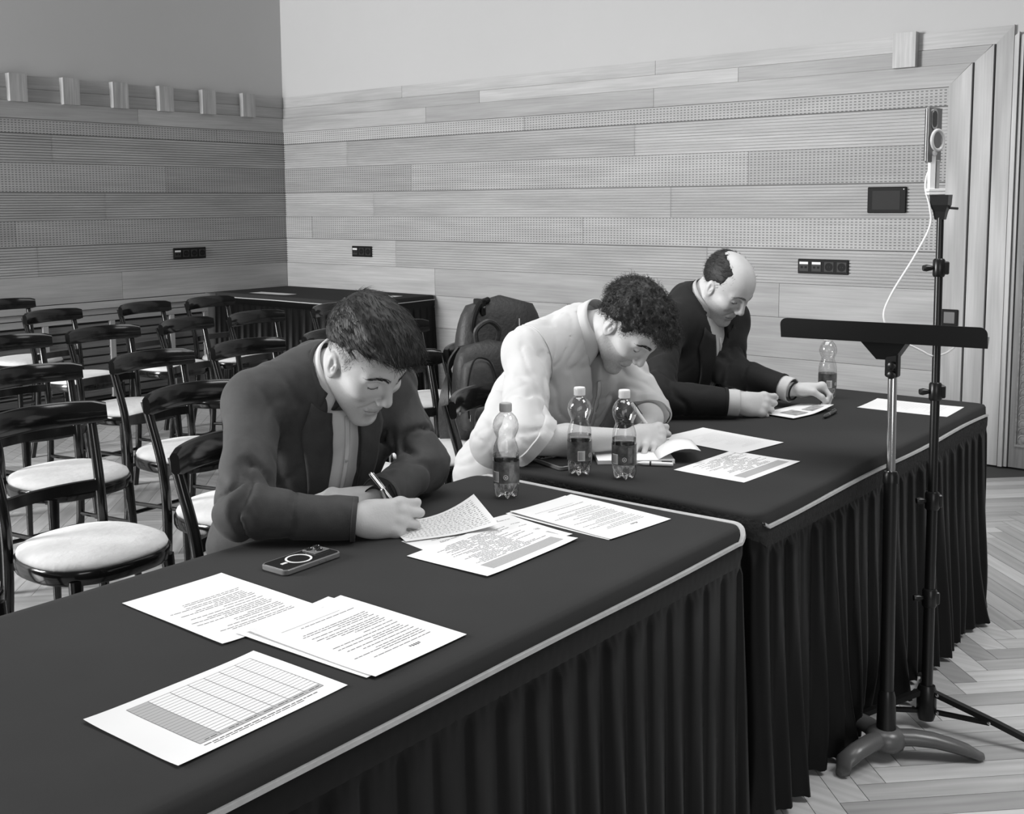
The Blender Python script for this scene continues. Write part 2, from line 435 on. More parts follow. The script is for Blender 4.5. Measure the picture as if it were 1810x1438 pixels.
# ---------------- wall fittings
M_blk = mat('black_plastic', 0.010, rough=0.55, spec=0.15)
M_blk2 = mat('dark_grey_plastic', 0.035, rough=0.5, spec=.2)
M_white = mat('white_plastic', 0.75, rough=0.4)
def wall_frame(side, c, z):
    if side == 'b': return Matrix.Translation((c, YW-0.018, z))
    return Matrix.Translation((XW+0.018, c, z)) @ Matrix.Rotation(PI/2, 4, 'Z')
def socket_strip(side, c, z, w, h, units, label):
    t = thing('socket_strip', label, 'wall socket'); t.matrix_world = wall_frame(side, c, z)
    MB().box(-w/2, w/2, -0.010, 0, -h/2, h/2, 0.003).build('frame', M_blk, t)
    n = len(units); p = w/n; s = p*0.74
    for k, kind in enumerate(units):
        x = -w/2+p*(k+.5)
        m = MB().box(x-s/2, x+s/2, -0.0125, -0.009, -s/2, s/2)
        ins = m.build('insert', M_blk2, t)
        if kind == 'd':      # data module with white label field
            MB().box(x-s/2+.002, x+s/2-.002, -0.0135, -0.0125, s*0.22, s*0.46).build('label_strip', M_white, ins)
            for q in (-1, 1):
                MB().box(x+q*s*.22-.007, x+q*s*.22+.007, -0.0135, -0.0125, -s*.2, s*.02).build('port', M_blk, ins)
        else:
            rb = MB().lathe([(s*.42, 0), (s*.42, .0008), (s*.36, .0008), (s*.35, -.006), (0, -.006)], 20, cap1=False)
            rb.xf(Matrix.Translation((x, -0.0127, 0)) @ Matrix.Rotation(PI/2, 4, 'X'))
            rb.build('socket_well', M_blk, ins, smooth=True)
            for q in (-1, 1):
                MB().box(x+q*.007-.002, x+q*.007+.002, -0.0145, -0.012, -.003, .003).build('contact', M_blk2, ins)
    return t
socket_strip('b', -6.672, 1.063, 0.23, 0.088, ['d', 's', 's'], 'black three-gang wall socket strip near the room corner')
socket_strip('b', -2.720, 1.058, 0.315, 0.087, ['d', 'd', 's', 's'], 'black four-gang wall socket strip behind the balding man')
socket_strip('l', 5.318, 1.067, 0.305, 0.090, ['d', 's', 's', 's'], 'black four-gang wall socket strip on the darker left wall')
t = thing('control_panel', 'black touch control panel with dark screen on the slatted wall', 'control panel'); t.matrix_world = wall_frame('b', -2.346, 1.450)
MB().box(-.111, .111, -.016, 0, -.074, .074, .004).build('bezel', M_blk, t)
M_screen = mat('dark_screen', 0.02, rough=0.5, spec=0.15)
MB().box(-.082, .078, -.0175, -.0155, -.055, .052).build('screen', M_screen, t)
MB().lathe([(.003, 0), (.003, .002), (0, .002)], 8).xf(Matrix.Translation((.098, -.0158, .06)) @ Matrix.Rotation(PI/2, 4, 'X')).build('sensor', M_white, t)
t = thing('light_switch', 'small black framed light switch on the door casing', 'light switch'); t.matrix_world = Matrix.Translation((-1.970, YW-0.036, 0.80))
MB().box(-.046, .046, -.010, 0, -.046, .046, .003).build('frame', M_blk, t)
MB().box(-.030, .030, -.0135, -.009, -.032, .032, .002).build('rocker', mat('grey_plastic', .13, rough=.5), t)
# ------------------------------------------------------------------ draped tables
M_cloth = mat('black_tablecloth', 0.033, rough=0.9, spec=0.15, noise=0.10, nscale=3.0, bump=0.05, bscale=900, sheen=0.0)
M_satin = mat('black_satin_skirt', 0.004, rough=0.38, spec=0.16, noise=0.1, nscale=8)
M_band = mat('gathered_skirt_band', 0.024, rough=0.7, spec=.15, noise=0.25, nscale=60, bump=0.5, bscale=120)
M_tape = mat('light_skirt_tape', 0.42, rough=0.6, noise=0.12, nscale=60)
M_ply = mat('plywood_top', 0.3, rough=0.7)
TT = 0.745
def rrect(x0, x1, y0, y1, r, n=6, step=0.0065):
    """rounded rectangle outline, counter-clockwise, evenly sampled; returns [(x, y, nx, ny, s)]"""
    pts = []
    def arc(cx, cy, a0):
        for k in range(n+1):
            a = a0+PI/2*k/n; pts.append((cx+r*math.cos(a), cy+r*math.sin(a), math.cos(a), math.sin(a)))
    arc(x1-r, y1-r, 0); arc(x0+r, y1-r, PI/2); arc(x0+r, y0+r, PI); arc(x1-r, y0+r, 3*PI/2)
    out = []; s = 0
    for i in range(len(pts)):
        a = pts[i]; b_ = pts[(i+1) % len(pts)]
        d = math.hypot(b_[0]-a[0], b_[1]-a[1]); m = max(1, int(round(d/step)))
        for k in range(m):
            t_ = k/m
            out.append((a[0]+(b_[0]-a[0])*t_, a[1]+(b_[1]-a[1])*t_, a[2]+(b_[2]-a[2])*t_, a[3]+(b_[3]-a[3])*t_, s+d*t_))
        s += d
    return out, s
def draped_table(label, x0, x1, y0, y1, pleat=0.075, seed=1, soft=False, puddle=0.0):
    t = thing('draped_table', label, 'table', ((x0+x1)/2, (y0+y1)/2, 0))
    ox, oy = (x0+x1)/2, (y0+y1)/2
    rd = random.Random(seed)
    def climb(ny): return .026*(max(0, ny) if (y1 < 2.3) else (max(0, -ny) if 2.2 < y0 < 2.3 else 0))
    # table top board and legs under the cloth
    MB().box(x0+.02-ox, x1-.02-ox, y0+.02-oy, y1-.02-oy, TT-.032, TT-.006).build('tabletop', M_ply, t)
    for sx in (x0+.09, x1-.09):
        for sy in (y0+.12, y1-.12):
            MB().tube([(sx-ox, sy-oy, .0), (sx-ox, sy-oy, TT-.03)], .014, 10).build('leg', M_blk, t)
    # fitted cloth: flat top, rounded edge, short vertical fall
    out, per = rrect(x0, x1, y0, y1, .035, step=.03)
    rings = []
    for ins, z in ((.03, TT), (.012, TT-.0006), (.004, TT-.003), (.0, TT-.009), (-.001, TT-.03), (-.001, TT-.062)):
        rings.append([(x-nx*ins-ox, y-ny*ins-oy, z) for x, y, nx, ny, s in out])
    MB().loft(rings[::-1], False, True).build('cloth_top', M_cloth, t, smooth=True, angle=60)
    # pleated skirt
    out, per = rrect(x0, x1, y0, y1, .035, n=8, step=.0062)
    npl = int(round(per/pleat)); p = per/npl
    jit = [rd.uniform(-.18, .18) for _ in range(npl+1)]; amp = [rd.uniform(.6, 1.3) for _ in range(npl+1)]
    low = [rd.uniform(.5, 1.5) for _ in range(npl+1)]; ph = [rd.uniform(0, 6.28) for _ in range(npl+1)]
    zs = [0.708, 0.700, 0.672, 0.655, 0.64, 0.60, 0.54, 0.47, 0.40, 0.33, 0.26, 0.19, 0.13, 0.08, 0.04, 0.012]
    rings = []
    for iz, z in enumerate(zs):
        dn = (0.66-z)/0.66 if z < .66 else 0.0
        ring = []
        for x, y, nx, ny, s in out:
            q = s/p; k = int(q) % npl; tt = q-int(q)
            tt2 = tt+jit[k]*4*tt*(1-tt)*.5
            if z >= .655:
                off = .004+.0015*math.sin(q*2*PI*3+ph[k])*(1 if soft else .4)
            else:
                # knife pleat near the top turning into soft folds below
                knife = (1-math.exp(-tt2/.07))*(1-.75*tt2)
                wave = .5-.5*math.cos(2*PI*tt2)
                mixw = min(1, max(0, (dn-.15)*1.6)) if soft else min(1, dn*.8)
                a_ = (.012+.022*dn*low[k])*amp[k]*(1.2 if soft else 1.0)
                off = a_*(knife*(1-mixw)+wave*mixw*.9) + dn*.012
                off += dn*dn*.010*math.sin(s*3.1+seed)
                if puddle and dn > .6: off += puddle*(dn-.6)**2*math.sin(s*17+ph[k]*.3)*(1+math.sin(s*5.3))
            if (ny > .5 and y1 < 2.3) or (ny < -.5 and 2.2 < y0 < 2.3): off = min(off, .026)
            if x0 > -3 and nx < -.5: off = min(off, .022)
            ring.append((x+nx*off-ox, y+ny*off-oy, z + (rd.uniform(0, .006) if iz == len(zs)-1 else 0)))
        rings.append(ring)
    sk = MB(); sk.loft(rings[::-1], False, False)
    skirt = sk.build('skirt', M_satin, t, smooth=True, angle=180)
    # gathered heading band and light tape along the top of the skirt
    out, per = rrect(x0, x1, y0, y1, .035, n=8, step=.012)
    band = []
    for off, z in ((.0045, .7085), (.0065, .700), (.007, .690), (.0068, .672), (.005, .660)):
        band.append([(x+nx*(off+.0012*math.sin(s*230+z*90))-ox, y+ny*(off+.0012*math.sin(s*230+z*90))-oy, z+climb(ny)) for x, y, nx, ny, s in out])
    MB().loft(band[::-1], False, False).build('heading_band', M_band if soft else M_satin, skirt, smooth=True, angle=180)
    # the near end of the far table carries no light tape
    run = out; open_end = 2.2 < y0 < 2.3
    if open_end:
        k0 = [i for i, q in enumerate(out) if q[3] < -.5][-1]+1
        run = [q for q in out[k0:]+out[:k0] if q[3] > -.5]
    tape = []
    for off, z in ((.001, .7070), (.001, .7135), (.0105, .7148), (.0115, .7080)):
        tape.append([(x+nx*(off*(1+8*climb(ny))+.0012*math.sin(s*9+seed))-ox, y+ny*(off*(1+20*climb(ny))+.0012*math.sin(s*9+seed))-oy, z+climb(ny)*1.05+.002*math.sin(s*7.3+seed)*(1.6 if soft else .5)) for x, y, nx, ny, s in run])
    tb = MB(); tb.loft(tape+[tape[0]], False, False, closed=not open_end)
    tb.build('edge_tape', M_tape, skirt, smooth=True, angle=50)
    return t
T1 = (-1.875, -1.100, 0.37, 2.168); T2 = (-1.875, -1.112, 2.258, 4.005)
draped_table('long black draped table nearest the camera, where the man in the dark suit writes', *T1, seed=2)
draped_table('black draped table behind the music stand, shared by two seated men', *T2, seed=5, soft=True, puddle=.12)
draped_table('black draped table pushed into the far room corner', XW+.03, -5.86, 5.53, YW-.025, seed=9)
# ------------------------------------------------------------------ bentwood chairs (face +X)
M_lacq = mat('black_lacquer', 0.006, rough=0.14, spec=0.5, coat=0.0)
M_seat = mat('white_velvet', 0.57, rough=0.85, spec=0.2, noise=0.12, nscale=9, bump=0.35, bscale=40, sheen=0.3)
def make_chair(name='bentwood_chair'):
    t = thing(name, 'chair', 'chair')
    SH = 0.455
    # seat outline: superellipse, flatter in front, local origin at seat centre
    def outline(sc, z, n=36):
        o = []
        for k in range(n):
            a = 2*PI*k/n; c, s = math.cos(a), math.sin(a)
            e = 2.5
            r = (abs(c)**e+abs(s)**e)**(-1/e)
            w = .205*(1.0+.05*c)
            o.append((.205*r*c*sc, w*r*s*sc, z))
        return o
    b = MB(); b.loft([outline(.93, SH-.045), outline(.985, SH-.042), outline(1.0, SH-.036), outline(1.0, SH-.008), outline(.985, SH-.002), outline(.9, SH)])
    b.build('seat_frame', M_lacq, t, smooth=True)
    b = MB(); b.loft([outline(.955, SH-.004), outline(.965, SH+.006), outline(.94, SH+.017), outline(.84, SH+.027), outline(.6, SH+.033), outline(.3, SH+.035), outline(.05, SH+.0355)])
    b.build('seat_pad', M_seat, t, smooth=True, angle=80)
    for s in (-1, 1):
        # rear leg and back post in one bent piece
        path = bez([(-.245, s*.165, 0), (-.195, s*.160, .22), (-.178, s*.158, .44), (-.19, s*.160, .60), (-.222, s*.168, .73), (-.246, s*.174, .815)], 5)
        b = MB(); b.tube(path, [.0165-.003*abs(i/len(path)-.45) for i in range(len(path))], 10, sx=1.0)
        b.build('back_post', M_lacq, t, smooth=True, angle=60)
        b = MB(); b.tube([(.150, s*.150, SH-.03), (.158, s*.156, .30), (.172, s*.166, .0)], [.0205, .017, .0125], 10)
        b.build('front_leg', M_lacq, t, smooth=True, angle=60)
        b = MB(); b.tube([(.160, s*.158, .27), (-.19, s*.158, .25)], .0085, 8); b.build('side_stretcher', M_lacq, t, smooth=True)
    b = MB(); b.tube([(.164, -.158, .215), (.164, .158, .215)], .0085, 8); b.build('front_stretcher', M_lacq, t, smooth=True)
    b = MB(); b.tube([(-.198, -.158, .20), (-.198, .158, .20)], .0085, 8); b.build('rear_stretcher', M_lacq, t, smooth=True)
    # curved top rail, deeper in the middle, ends reaching forward past the posts
    n = 18; rings = []
    for k in range(n+1):
        u = -1+2*k/n
        y = .205*u; x = -.262+.062*u*u
        tx, ty = 2*.062*u/.205, 1.0; l = math.hypot(tx, ty); nx, ny = ty/l, -tx/l   # forward normal
        hh = .074-.010*abs(u)**3; zc = .812-.004*u*u
        th = .0115
        end = .82 if abs(u) > .97 else 1.0
        ring = []
        for dx, dz in ((-th*.6, -hh/2*end), (-th, -hh/2*end+.006), (-th, hh/2*end-.008), (-th*.5, hh/2*end), (th*.5, hh/2*end), (th, hh/2*end-.008), (th, -hh/2*end+.006), (th*.6, -hh/2*end)):
            ring.append((x+nx*dx-dz*.12, y+ny*dx, zc+dz))
        rings.append(ring)
    MB().loft(rings).build('top_rail', M_lacq, t, smooth=True, angle=50)
    rings = []
    for k in range(n+1):
        u = -1+2*k/n; y = .158*u; x = -.212+.028*u*u; zc = .585
        rings.append([(x+dx-dz*.1, y, zc+dz) for dx, dz in ((-.008, -.017), (-.008, .017), (.008, .017), (.008, -.017))])
    MB().loft(rings).build('back_slat', M_lacq, t, smooth=True, angle=50)
    return t
proto = make_chair()
_used = [False]
RO = 0.235       # rail stands this far behind the seat centre
def chair(xr, yc, rz, label, group):
    c = proto if not _used[0] else copy_tree(proto)
    _used[0] = True
    a = math.radians(rz)
    c.location = (xr+RO*math.cos(a), yc+RO*math.sin(a), 0); c.rotation_euler = (0, 0, a)
    tag(c, label, 'chair', group)
    return c
G = 'empty audience chairs in rows'
rowsC = [
 ('the row right behind the jurors', -3.19, [(1.17, 2), (1.675, 3), (2.205, 5), (2.72, 2), (3.22, 0), (3.66, 0), (4.15, 2)]),
 ('the second audience row', -4.05, [(1.58, 2), (2.09, 2), (2.61, 4), (3.10, 2), (3.61, 3), (4.07, 3)]),
 ('the third audience row', -5.10, [(2.06, 3), (2.54, 2), (3.02, 2), (3.50, 14), (3.97, 4), (4.57, 5)]),
 ('the fourth audience row', -6.18, [(3.34, 12), (3.95, 10), (4.44, 7)]),
 ('the last audience row at the left wall', -7.15, [(3.55, 4)]),
]
ordn = ['first', 'second', 'third', 'fourth', 'fifth', 'sixth', 'seventh']
for nm, xr, lst in rowsC:
    for i, (yc, rz) in enumerate(lst):
        lab = ('black bentwood chair, white seat, %s from the left in %s' % (ordn[i], nm)) if len(lst) > 1 else 'lone black bentwood chair with white seat in '+nm
        chair(xr, yc, rz, lab, G)
J = 'chairs the jurors sit on'
chair(-2.42, 1.79, 4, 'black bentwood chair under the man in the dark suit nearest the camera', J)
chair(-2.36, 2.74, 8, 'black bentwood chair under the curly-haired man in the white shirt', J)
chair(-2.42, 3.50, 3, 'black bentwood chair under the balding man, mostly hidden', J)
# ------------------------------------------------------------------ papers
M_paper = mat('white_paper', 0.75, rough=0.8, spec=0.15, noise=0.015, nscale=8)
M_ink = mat('printed_ink', 0.10, rough=0.8, spec=0.1)
M_inkl = mat('printed_grey', 0.40, rough=0.8, spec=0.1)
M_inkp = mat('pale_print', 0.60, rough=0.8, spec=0.1)
def sheet(label, c, ang, l1, l2, z, layout=None, seed=0, curl=0.002, lift=None, name='paper_sheet', group='loose papers on the jury tables'):
    """sheet centred at c; local U along l1 (angle ang), V = U rotated -90 deg along l2"""
    rd = random.Random(seed)
    t = tag(bpy.data.objects.new(name, None), label, 'paper', group); COL.objects.link(t)
    t.location = (c[0], c[1], z); t.rotation_euler = (0, 0, math.radians(ang))
    ph = rd.uniform(0, 6.28); cs = [rd.uniform(0, 1) for _ in range(4)]
    def h(u, v):
        a = u/l1; b = v/l2
        e = curl*((2*a-1)**4*(.4+cs[0]*.6)*(.5+.5*math.sin(2.5*b+ph))+(2*b-1)**4*(.4+cs[1]*.6)*(.5+.5*math.sin(2.2*a+ph+1)))
        if lift: e += lift(a, b)
        return e
    def P(u, v, dz=0): return (u-l1/2, -(v-l2/2), h(u, v)+dz)
    n = 14; vs_ = []; th = .00035
    for dz in (0, -th):
        for i in range(n+1):
            for j in range(n+1): vs_.append(P(l1*i/n, l2*j/n, dz))
    fs_ = []; N1 = (n+1)**2
    for i in range(n):
        for j in range(n):
            a = i*(n+1)+j
            fs_.append((a, a+1, a+n+2, a+n+1)[::-1]); fs_.append((N1+a, N1+a+1, N1+a+n+2, N1+a+n+1))
    for k in range(n):
        for a, b in ((k, k+1), (n*(n+1)+k+1, n*(n+1)+k), ((k+1)*(n+1), k*(n+1)), (k*(n+1)+n, (k+1)*(n+1)+n)):
            fs_.append((a, b, N1+b, N1+a))
    sh = MB().add(vs_, fs_).build('sheet', M_paper, t, smooth=True, angle=40)
    def rect(mb, u0, v0, u1, v1, dz=.00025):
        if u1 < u0: u0, u1 = u1, u0
        k = max(1, int((u1-u0)/(l1/n)+.99)); q = max(1, int(abs(v1-v0)/(l2/n)+.99))
        vv = []; ff = []
        for i in range(k+1):
            for j in range(q+1): vv.append(P(u0+(u1-u0)*i/k, v0+(v1-v0)*j/q, dz))
        for i in range(k):
            for j in range(q):
                a = i*(q+1)+j; ff.append((a, a+q+1, a+q+2, a+1) if v1 < v0 else (a, a+1, a+q+2, a+q+1))
        mb.add(vv, ff)
    def text(mb, u_start, v, length, hgt=.0016):
        # words run from the reader's left (+U end) towards -U
        u = u_start; end = u_start-length
        while u > end+.003:
            w = min(rd.uniform(.005, .017), u-end); rect(mb, u-w, v-hgt/2, u, v+hgt/2); u -= w+rd.uniform(.0014, .0022)
    if layout == 'letter' or layout == 'letter2':
        mb = MB(); v = l2-.055 if layout == 'letter2' else l2-.045
        u0 = l1-.028
        if layout == 'letter2':
            for k in range(5): rect(mb, u0-.045-.005*k, v+.012, u0-.042-.005*k, v+.012+rd.uniform(.004, .008))
        first = True
        while v > l2*.30:
            L_ = rd.choice((.155, .15, .10, .07, .12, .14)) if not first else .13
            text(mb, u0-(0 if first else rd.choice((0, .006))), v, L_); first = False
            v -= rd.choice((.0072, .0072, .0072, .0115))
        if layout == 'letter2':
            rect(mb, .03, .05, l1-.05, .0506)
            text(mb, u0, .062, .12)
        mb.build('printed_text', M_ink, sh)
    elif layout == 'grid':
        mb = MB(); lt = MB()
        U0, U1, V0, V1 = .055, l1-.022, .018, l2-.028   # table block
        cols = [U0, U0+.035, U0+.072, U0+.103, U0+.132, U0+.160, U0+.190, U1]
        nr = 19
        rect(lt, U0, V0, cols[1], V1, .0002); rect(lt, cols[1], V1-.010, U1, V1, .0002)
        for k in range(nr+1):
            v = V0+(V1-V0-.010)*k/nr; rect(mb, U0, v-.0003, U1, v+.0003)
        rect(mb, U0, V1-.0004, U1, V1+.0004)
        for u in cols: rect(mb, u-.0004, V0, u+.0004, V1)
        for u in cols[1:]: text(mb, u-.004, V1-.005, .020, .0022)
        text(mb, U1-.02, V1+.008, .20, .002); text(mb, U1-.05, V1+.013, .16, .0014)
        lt.build('shaded_cells', M_inkl, sh); mb.build('printed_table', M_ink, sh)
    elif layout == 'form':
        mb = MB(); lt = MB()
        U0, U1, V0, V1 = .045, l1-.02, .022, l2-.022
        rect(lt, U0, V1-.034, U1, V1, .0002)
        for k in range(7): rect(mb, U0, V1-.032+k*.0048, U1, V1-.0316+k*.0048)
        v = V1-.042
        while v > V0:
            u = U1-rd.choice((0, .03, .06))
            for q in range(3):
                L_ = rd.uniform(.04, .085)
                if u-L_ > U0: text(mb, u, v, L_, .0018)
                u -= L_+rd.uniform(.006, .02)
            v -= .0056
        lt.build('shaded_block', M_inkl, sh); mb.build('printed_text', M_ink, sh)
    elif layout == 'hand':
        mb = MB(); v = l2-.016
        while v > .012:
            u = l1-.012
            while u > .012:
                w = rd.uniform(.003, .011)
                k = rd.uniform(-.0012, .0012)
                rect(mb, u-w, v-.0006+k, u, v+.0006+k)
                if rd.random() < .6: rect(mb, u-w*.5-.0005, v-.0025, u-w*.5+.0005, v+.0022)
                u -= w+rd.uniform(.002, .004)
            v -= .0085
        mb.build('handwriting', M_ink, sh)
    elif layout == 'pale':
        mb = MB(); v = l2-.05
        while v > .06:
            text(mb, l1-.03, v, rd.uniform(.06, .15), .0018); v -= .010
        mb.build('printed_text', M_inkp, sh)
    return t
Z0 = TT+.0009
sheet('landscape sheet with printed grid table and grey column, nearest the camera', (-1.277, 0.913), 92, .297, .21, Z0, 'grid', 1, curl=.003)
sheet('printed letter lying furthest left on the long table', (-1.594, 1.151), 89, .21, .297, Z0, 'letter', 2, curl=.003)
sheet('second sheet peeking out from under the signed letter', (-1.325, 1.197), 92.5, .21, .297, Z0+.0012, None, 3)
sheet('printed letter with signature line, overlapping its left neighbour', (-1.311, 1.208), 91, .21, .297, Z0+.0026, 'letter2', 4, curl=.004)
sheet('ruled form half hidden under the shaded form by the writing hand', (-1.482, 1.745), 80, .297, .21, Z0, 'form', 5)
sheet('landscape form with grey shaded block beside the writing hand', (-1.426, 1.700), 90.5, .297, .21, Z0+.0014, 'form', 6, curl=.0025)
sheet('blank sheet just under the letter beside the table joint', (-1.412, 2.004), 86, .21, .297, Z0, None, 7)
sheet('printed letter beside the joint of the two tables', (-1.405, 2.010), 84.5, .21, .297, Z0+.0013, 'letter2', 8, curl=.003)
sheet('pale printed letter on the far table beside the notebook', (-1.558, 2.905), 81, .21, .297, Z0+.0012, 'pale', 9)
sheet('form with grey block near the front edge of the far table', (-1.368, 2.648), 87, .297, .21, Z0, 'form', 10)
sheet('blank-looking sheet at the far right end of the far table', (-1.298, 3.765), 92.5, .21, .297, Z0, 'pale', 11)
sheet('small handwritten sheet curling up under the pen of the suited man', (-1.612, 1.742), 62, .21, .148, Z0+.0032, 'hand', 12, curl=0.0,
      lift=lambda a, b: .040*max(0, a-.35)**2/.42*(1.05-b*.75))
# papers on the corner table
G2 = 'papers on the corner table'
sheet('white paper at the left end of the corner table', (-7.02, 5.66), 2, .42, .12, TT+.001, None, 20, group=G2)
sheet('small white slip on the corner table left of the head', (-6.20, 5.74), 20, .10, .08, TT+.001, None, 21, group=G2)
sheet('white paper at the right end of the corner table', (-6.12, 5.95), 8, .297, .21, TT+.001, None, 22, group=G2)

# ------------------------------------------------------------------ notebook and pens
nb = thing('notebook', 'thick white notepad with flipped page under the curly-haired man\'s hand', 'notebook', (-1.640, 2.555, TT), math.radians(40))
MB().box(-.105, .105, -.074, .074, .0005, .003).build('back_cover', mat('card_cover', .25, rough=.7), nb)
MB().box(-.104, .104, -.073, .073, .003, .012).build('page_block', M_paper, nb)
pg = MB(); vs_ = []
for i in range(9):
    a = i/8
    for j in range(5): vs_.append((.06+.115*a, -.070+.14*j/4, .0126+.026*math.sin(a*PI*.75)+.004*a))
pg.add(vs_, [(i*5+j, (i+1)*5+j, (i+1)*5+j+1, i*5+j+1) for i in range(8) for j in range(4)])
o = pg.build('flipped_page', M_paper, nb, smooth=True); md = o.modifiers.new('thickness', 'SOLIDIFY'); md.thickness = .0005
def pen(label, a, b, r, m, clip=True, mtip=None, name='pen'):
    a = Vector(a); b = Vector(b); L_ = (b-a).length
    t = tag(bpy.data.objects.new(name, None), label, 'pen', 'pens'); COL.objects.link(t)
    t.location = a; t.rotation_euler = (b-a).to_track_quat('Z', 'Y').to_euler()
    MB().lathe([(r*.25, 0), (r*.35, .003), (r*.95, .016), (r, .03), (r, L_-.004), (r*.85, L_-.001), (r*.5, L_)], 12).build('barrel', m, t, smooth=True)
    MB().lathe([(r*1.04, L_*.34), (r*1.06, L_*.34+.001), (r*1.06, L_*.38), (r*1.04, L_*.38+.001)], 12).build('ring', mtip or M_blk2, t, smooth=True)
    if clip: MB().box(-.0012, .0012, r, r+.0025, L_*.68, L_*.97).build('clip', mtip or M_blk2, t)
    return t
M_steel = mat('brushed_steel', 0.6, rough=0.25, metal=1.0)
M_chrome = mat('chrome', 0.75, rough=0.12, metal=1.0)
pen('white ballpoint lying along the front of the notepad', (-1.585, 2.492, TT+.0075), (-1.500, 2.535, TT+.0075), .0055, M_white)
pen('dark pen with light tip lying alone on the far table', (-1.449, 3.395, TT+.0075), (-1.462, 3.520, TT+.0075), .007, mat('dark_pen', .03, rough=.25), mtip=M_steel)

# ------------------------------------------------------------------ phones
M_glass_blk = mat('black_glass', 0.02, rough=0.15, spec=0.5)
M_case = mat('clear_case_edge', 0.16, rough=0.25, spec=0.6)
def phone(label, c, ang, z, ring=True):
    t = thing('mobile_phone', label, 'phone', (c[0], c[1], z), math.radians(ang))
    W, H = .0735, .150
    def rr(i, zz, r=.012, n=5):
        o = []
        for cx, cy, a0 in ((W/2-r, H/2-r, 0), (-W/2+r, H/2-r, PI/2), (-W/2+r, -H/2+r, PI), (W/2-r, -H/2+r, 3*PI/2)):
            for k in range(n+1): a = a0+PI/2*k/n; o.append((cx+(r-i)*math.cos(a), cy+(r-i)*math.sin(a), zz))
        return o
    MB().loft([rr(.002, 0), rr(0, .002), rr(0, .0095), rr(.0012, .0108)]).build('case', M_case, t, smooth=True)
    MB().loft([rr(.004, .0105), rr(.004, .0112)]).build('back_glass', M_glass_blk, t)
    if ring:
        b = MB(); pr = [(.0225, .0112), (.0225, .0117), (.0268, .0117), (.0268, .0112)]
        b.lathe(pr+[pr[0]], 36, 0, -.008, 0, False, False); b.build('magnet_ring', M_white, t, smooth=True)
        MB().box(-.0035, .0035, -.052, -.039, .0112, .0117).build('magnet_tab', M_white, t)
    cb = MB().box(-W/2+.006, .008, H/2-.046, H/2-.006, .0112, .0135, .001).build('camera_island', M_case, t)
    for x, y in ((-W/2+.0155, H/2-.0155), (-W/2+.0155, H/2-.0365), (-W/2+.0335, H/2-.026)):
        MB().lathe([(.0078, 0), (.0078, .0022), (.006, .0026), (.0055, .0012), (0, .0012)], 18, x, y, .0134, True, False).build('camera_lens', M_glass_blk, cb, smooth=True)
    for y in (.012, .03): MB().box(W/2-.0004, W/2+.0008, y, y+.012, .004, .0075).build('side_button', M_case, t)
    return t
phone('phone with white magnet ring lying face down near the suited man\'s elbow', (-1.668, 1.396), 2, TT+.0006)
phone('dark phone lying by the curly-haired man\'s right elbow', (-1.768, 2.372), 70, TT+.0006, ring=False)

# ------------------------------------------------------------------ bottles
def thin_glass():
    m = bpy.data.materials.new('clear_pet'); m.use_nodes = True; nt = m.node_tree; N = nt.nodes; L = nt.links
    out = N['Material Output']; N.remove(N['Principled BSDF'])
    tr = N.new('ShaderNodeBsdfTransparent'); tr.inputs['Color'].default_value = (.97, .97, .97, 1)
    gl = N.new('ShaderNodeBsdfGlossy'); gl.inputs['Roughness'].default_value = .06
    lw = N.new('ShaderNodeLayerWeight'); lw.inputs['Blend'].default_value = .28
    mr = N.new('ShaderNodeMapRange'); mr.inputs['To Min'].default_value = .05; mr.inputs['To Max'].default_value = .75
    nz = N.new('ShaderNodeTexNoise'); nz.inputs['Scale'].default_value = 55; tc = N.new('ShaderNodeTexCoord')
    bp = N.new('ShaderNodeBump'); bp.inputs['Strength'].default_value = .25; bp.inputs['Distance'].default_value = .004
    L.new(tc.outputs['Object'], nz.inputs['Vector']); L.new(nz.outputs['Fac'], bp.inputs['Height']); L.new(bp.outputs[0], gl.inputs['Normal'])
    mx = N.new('ShaderNodeMixShader')
    L.new(lw.outputs['Facing'], mr.inputs['Value']); L.new(mr.outputs[0], mx.inputs['Fac'])
    L.new(tr.outputs[0], mx.inputs[1]); L.new(gl.outputs[0], mx.inputs[2]); L.new(mx.outputs[0], out.inputs['Surface'])
    return m
M_pet = thin_glass()
def clear_water():
    m = bpy.data.materials.new('water'); m.use_nodes = True; nt = m.node_tree; N = nt.nodes; L = nt.links
    N.remove(N['Principled BSDF'])
    tr = N.new('ShaderNodeBsdfTransparent'); tr.inputs['Color'].default_value = (.97, .97, .97, 1)
    rf = N.new('ShaderNodeBsdfRefraction'); rf.inputs['IOR'].default_value = 1.25; rf.inputs['Roughness'].default_value = .02
    gl = N.new('ShaderNodeBsdfGlossy'); gl.inputs['Roughness'].default_value = .05
    m1 = N.new('ShaderNodeMixShader'); m1.inputs['Fac'].default_value = .28
    m2 = N.new('ShaderNodeMixShader'); lw = N.new('ShaderNodeLayerWeight'); lw.inputs['Blend'].default_value = .2
    L.new(tr.outputs[0], m1.inputs[1]); L.new(rf.outputs[0], m1.inputs[2]); L.new(lw.outputs['Fresnel'], m2.inputs['Fac'])
    L.new(m1.outputs[0], m2.inputs[1]); L.new(gl.outputs[0], m2.inputs[2]); L.new(m2.outputs[0], N['Material Output'].inputs['Surface'])
    return m
M_water = clear_water()
M_label = mat('bottle_label', 0.09, rough=0.35, noise=.9, nscale=45)
M_cap = mat('bottle_cap', 0.42, rough=0.5); M_capw = mat('bottle_cap_white', 0.72, rough=0.5)
NB = 40
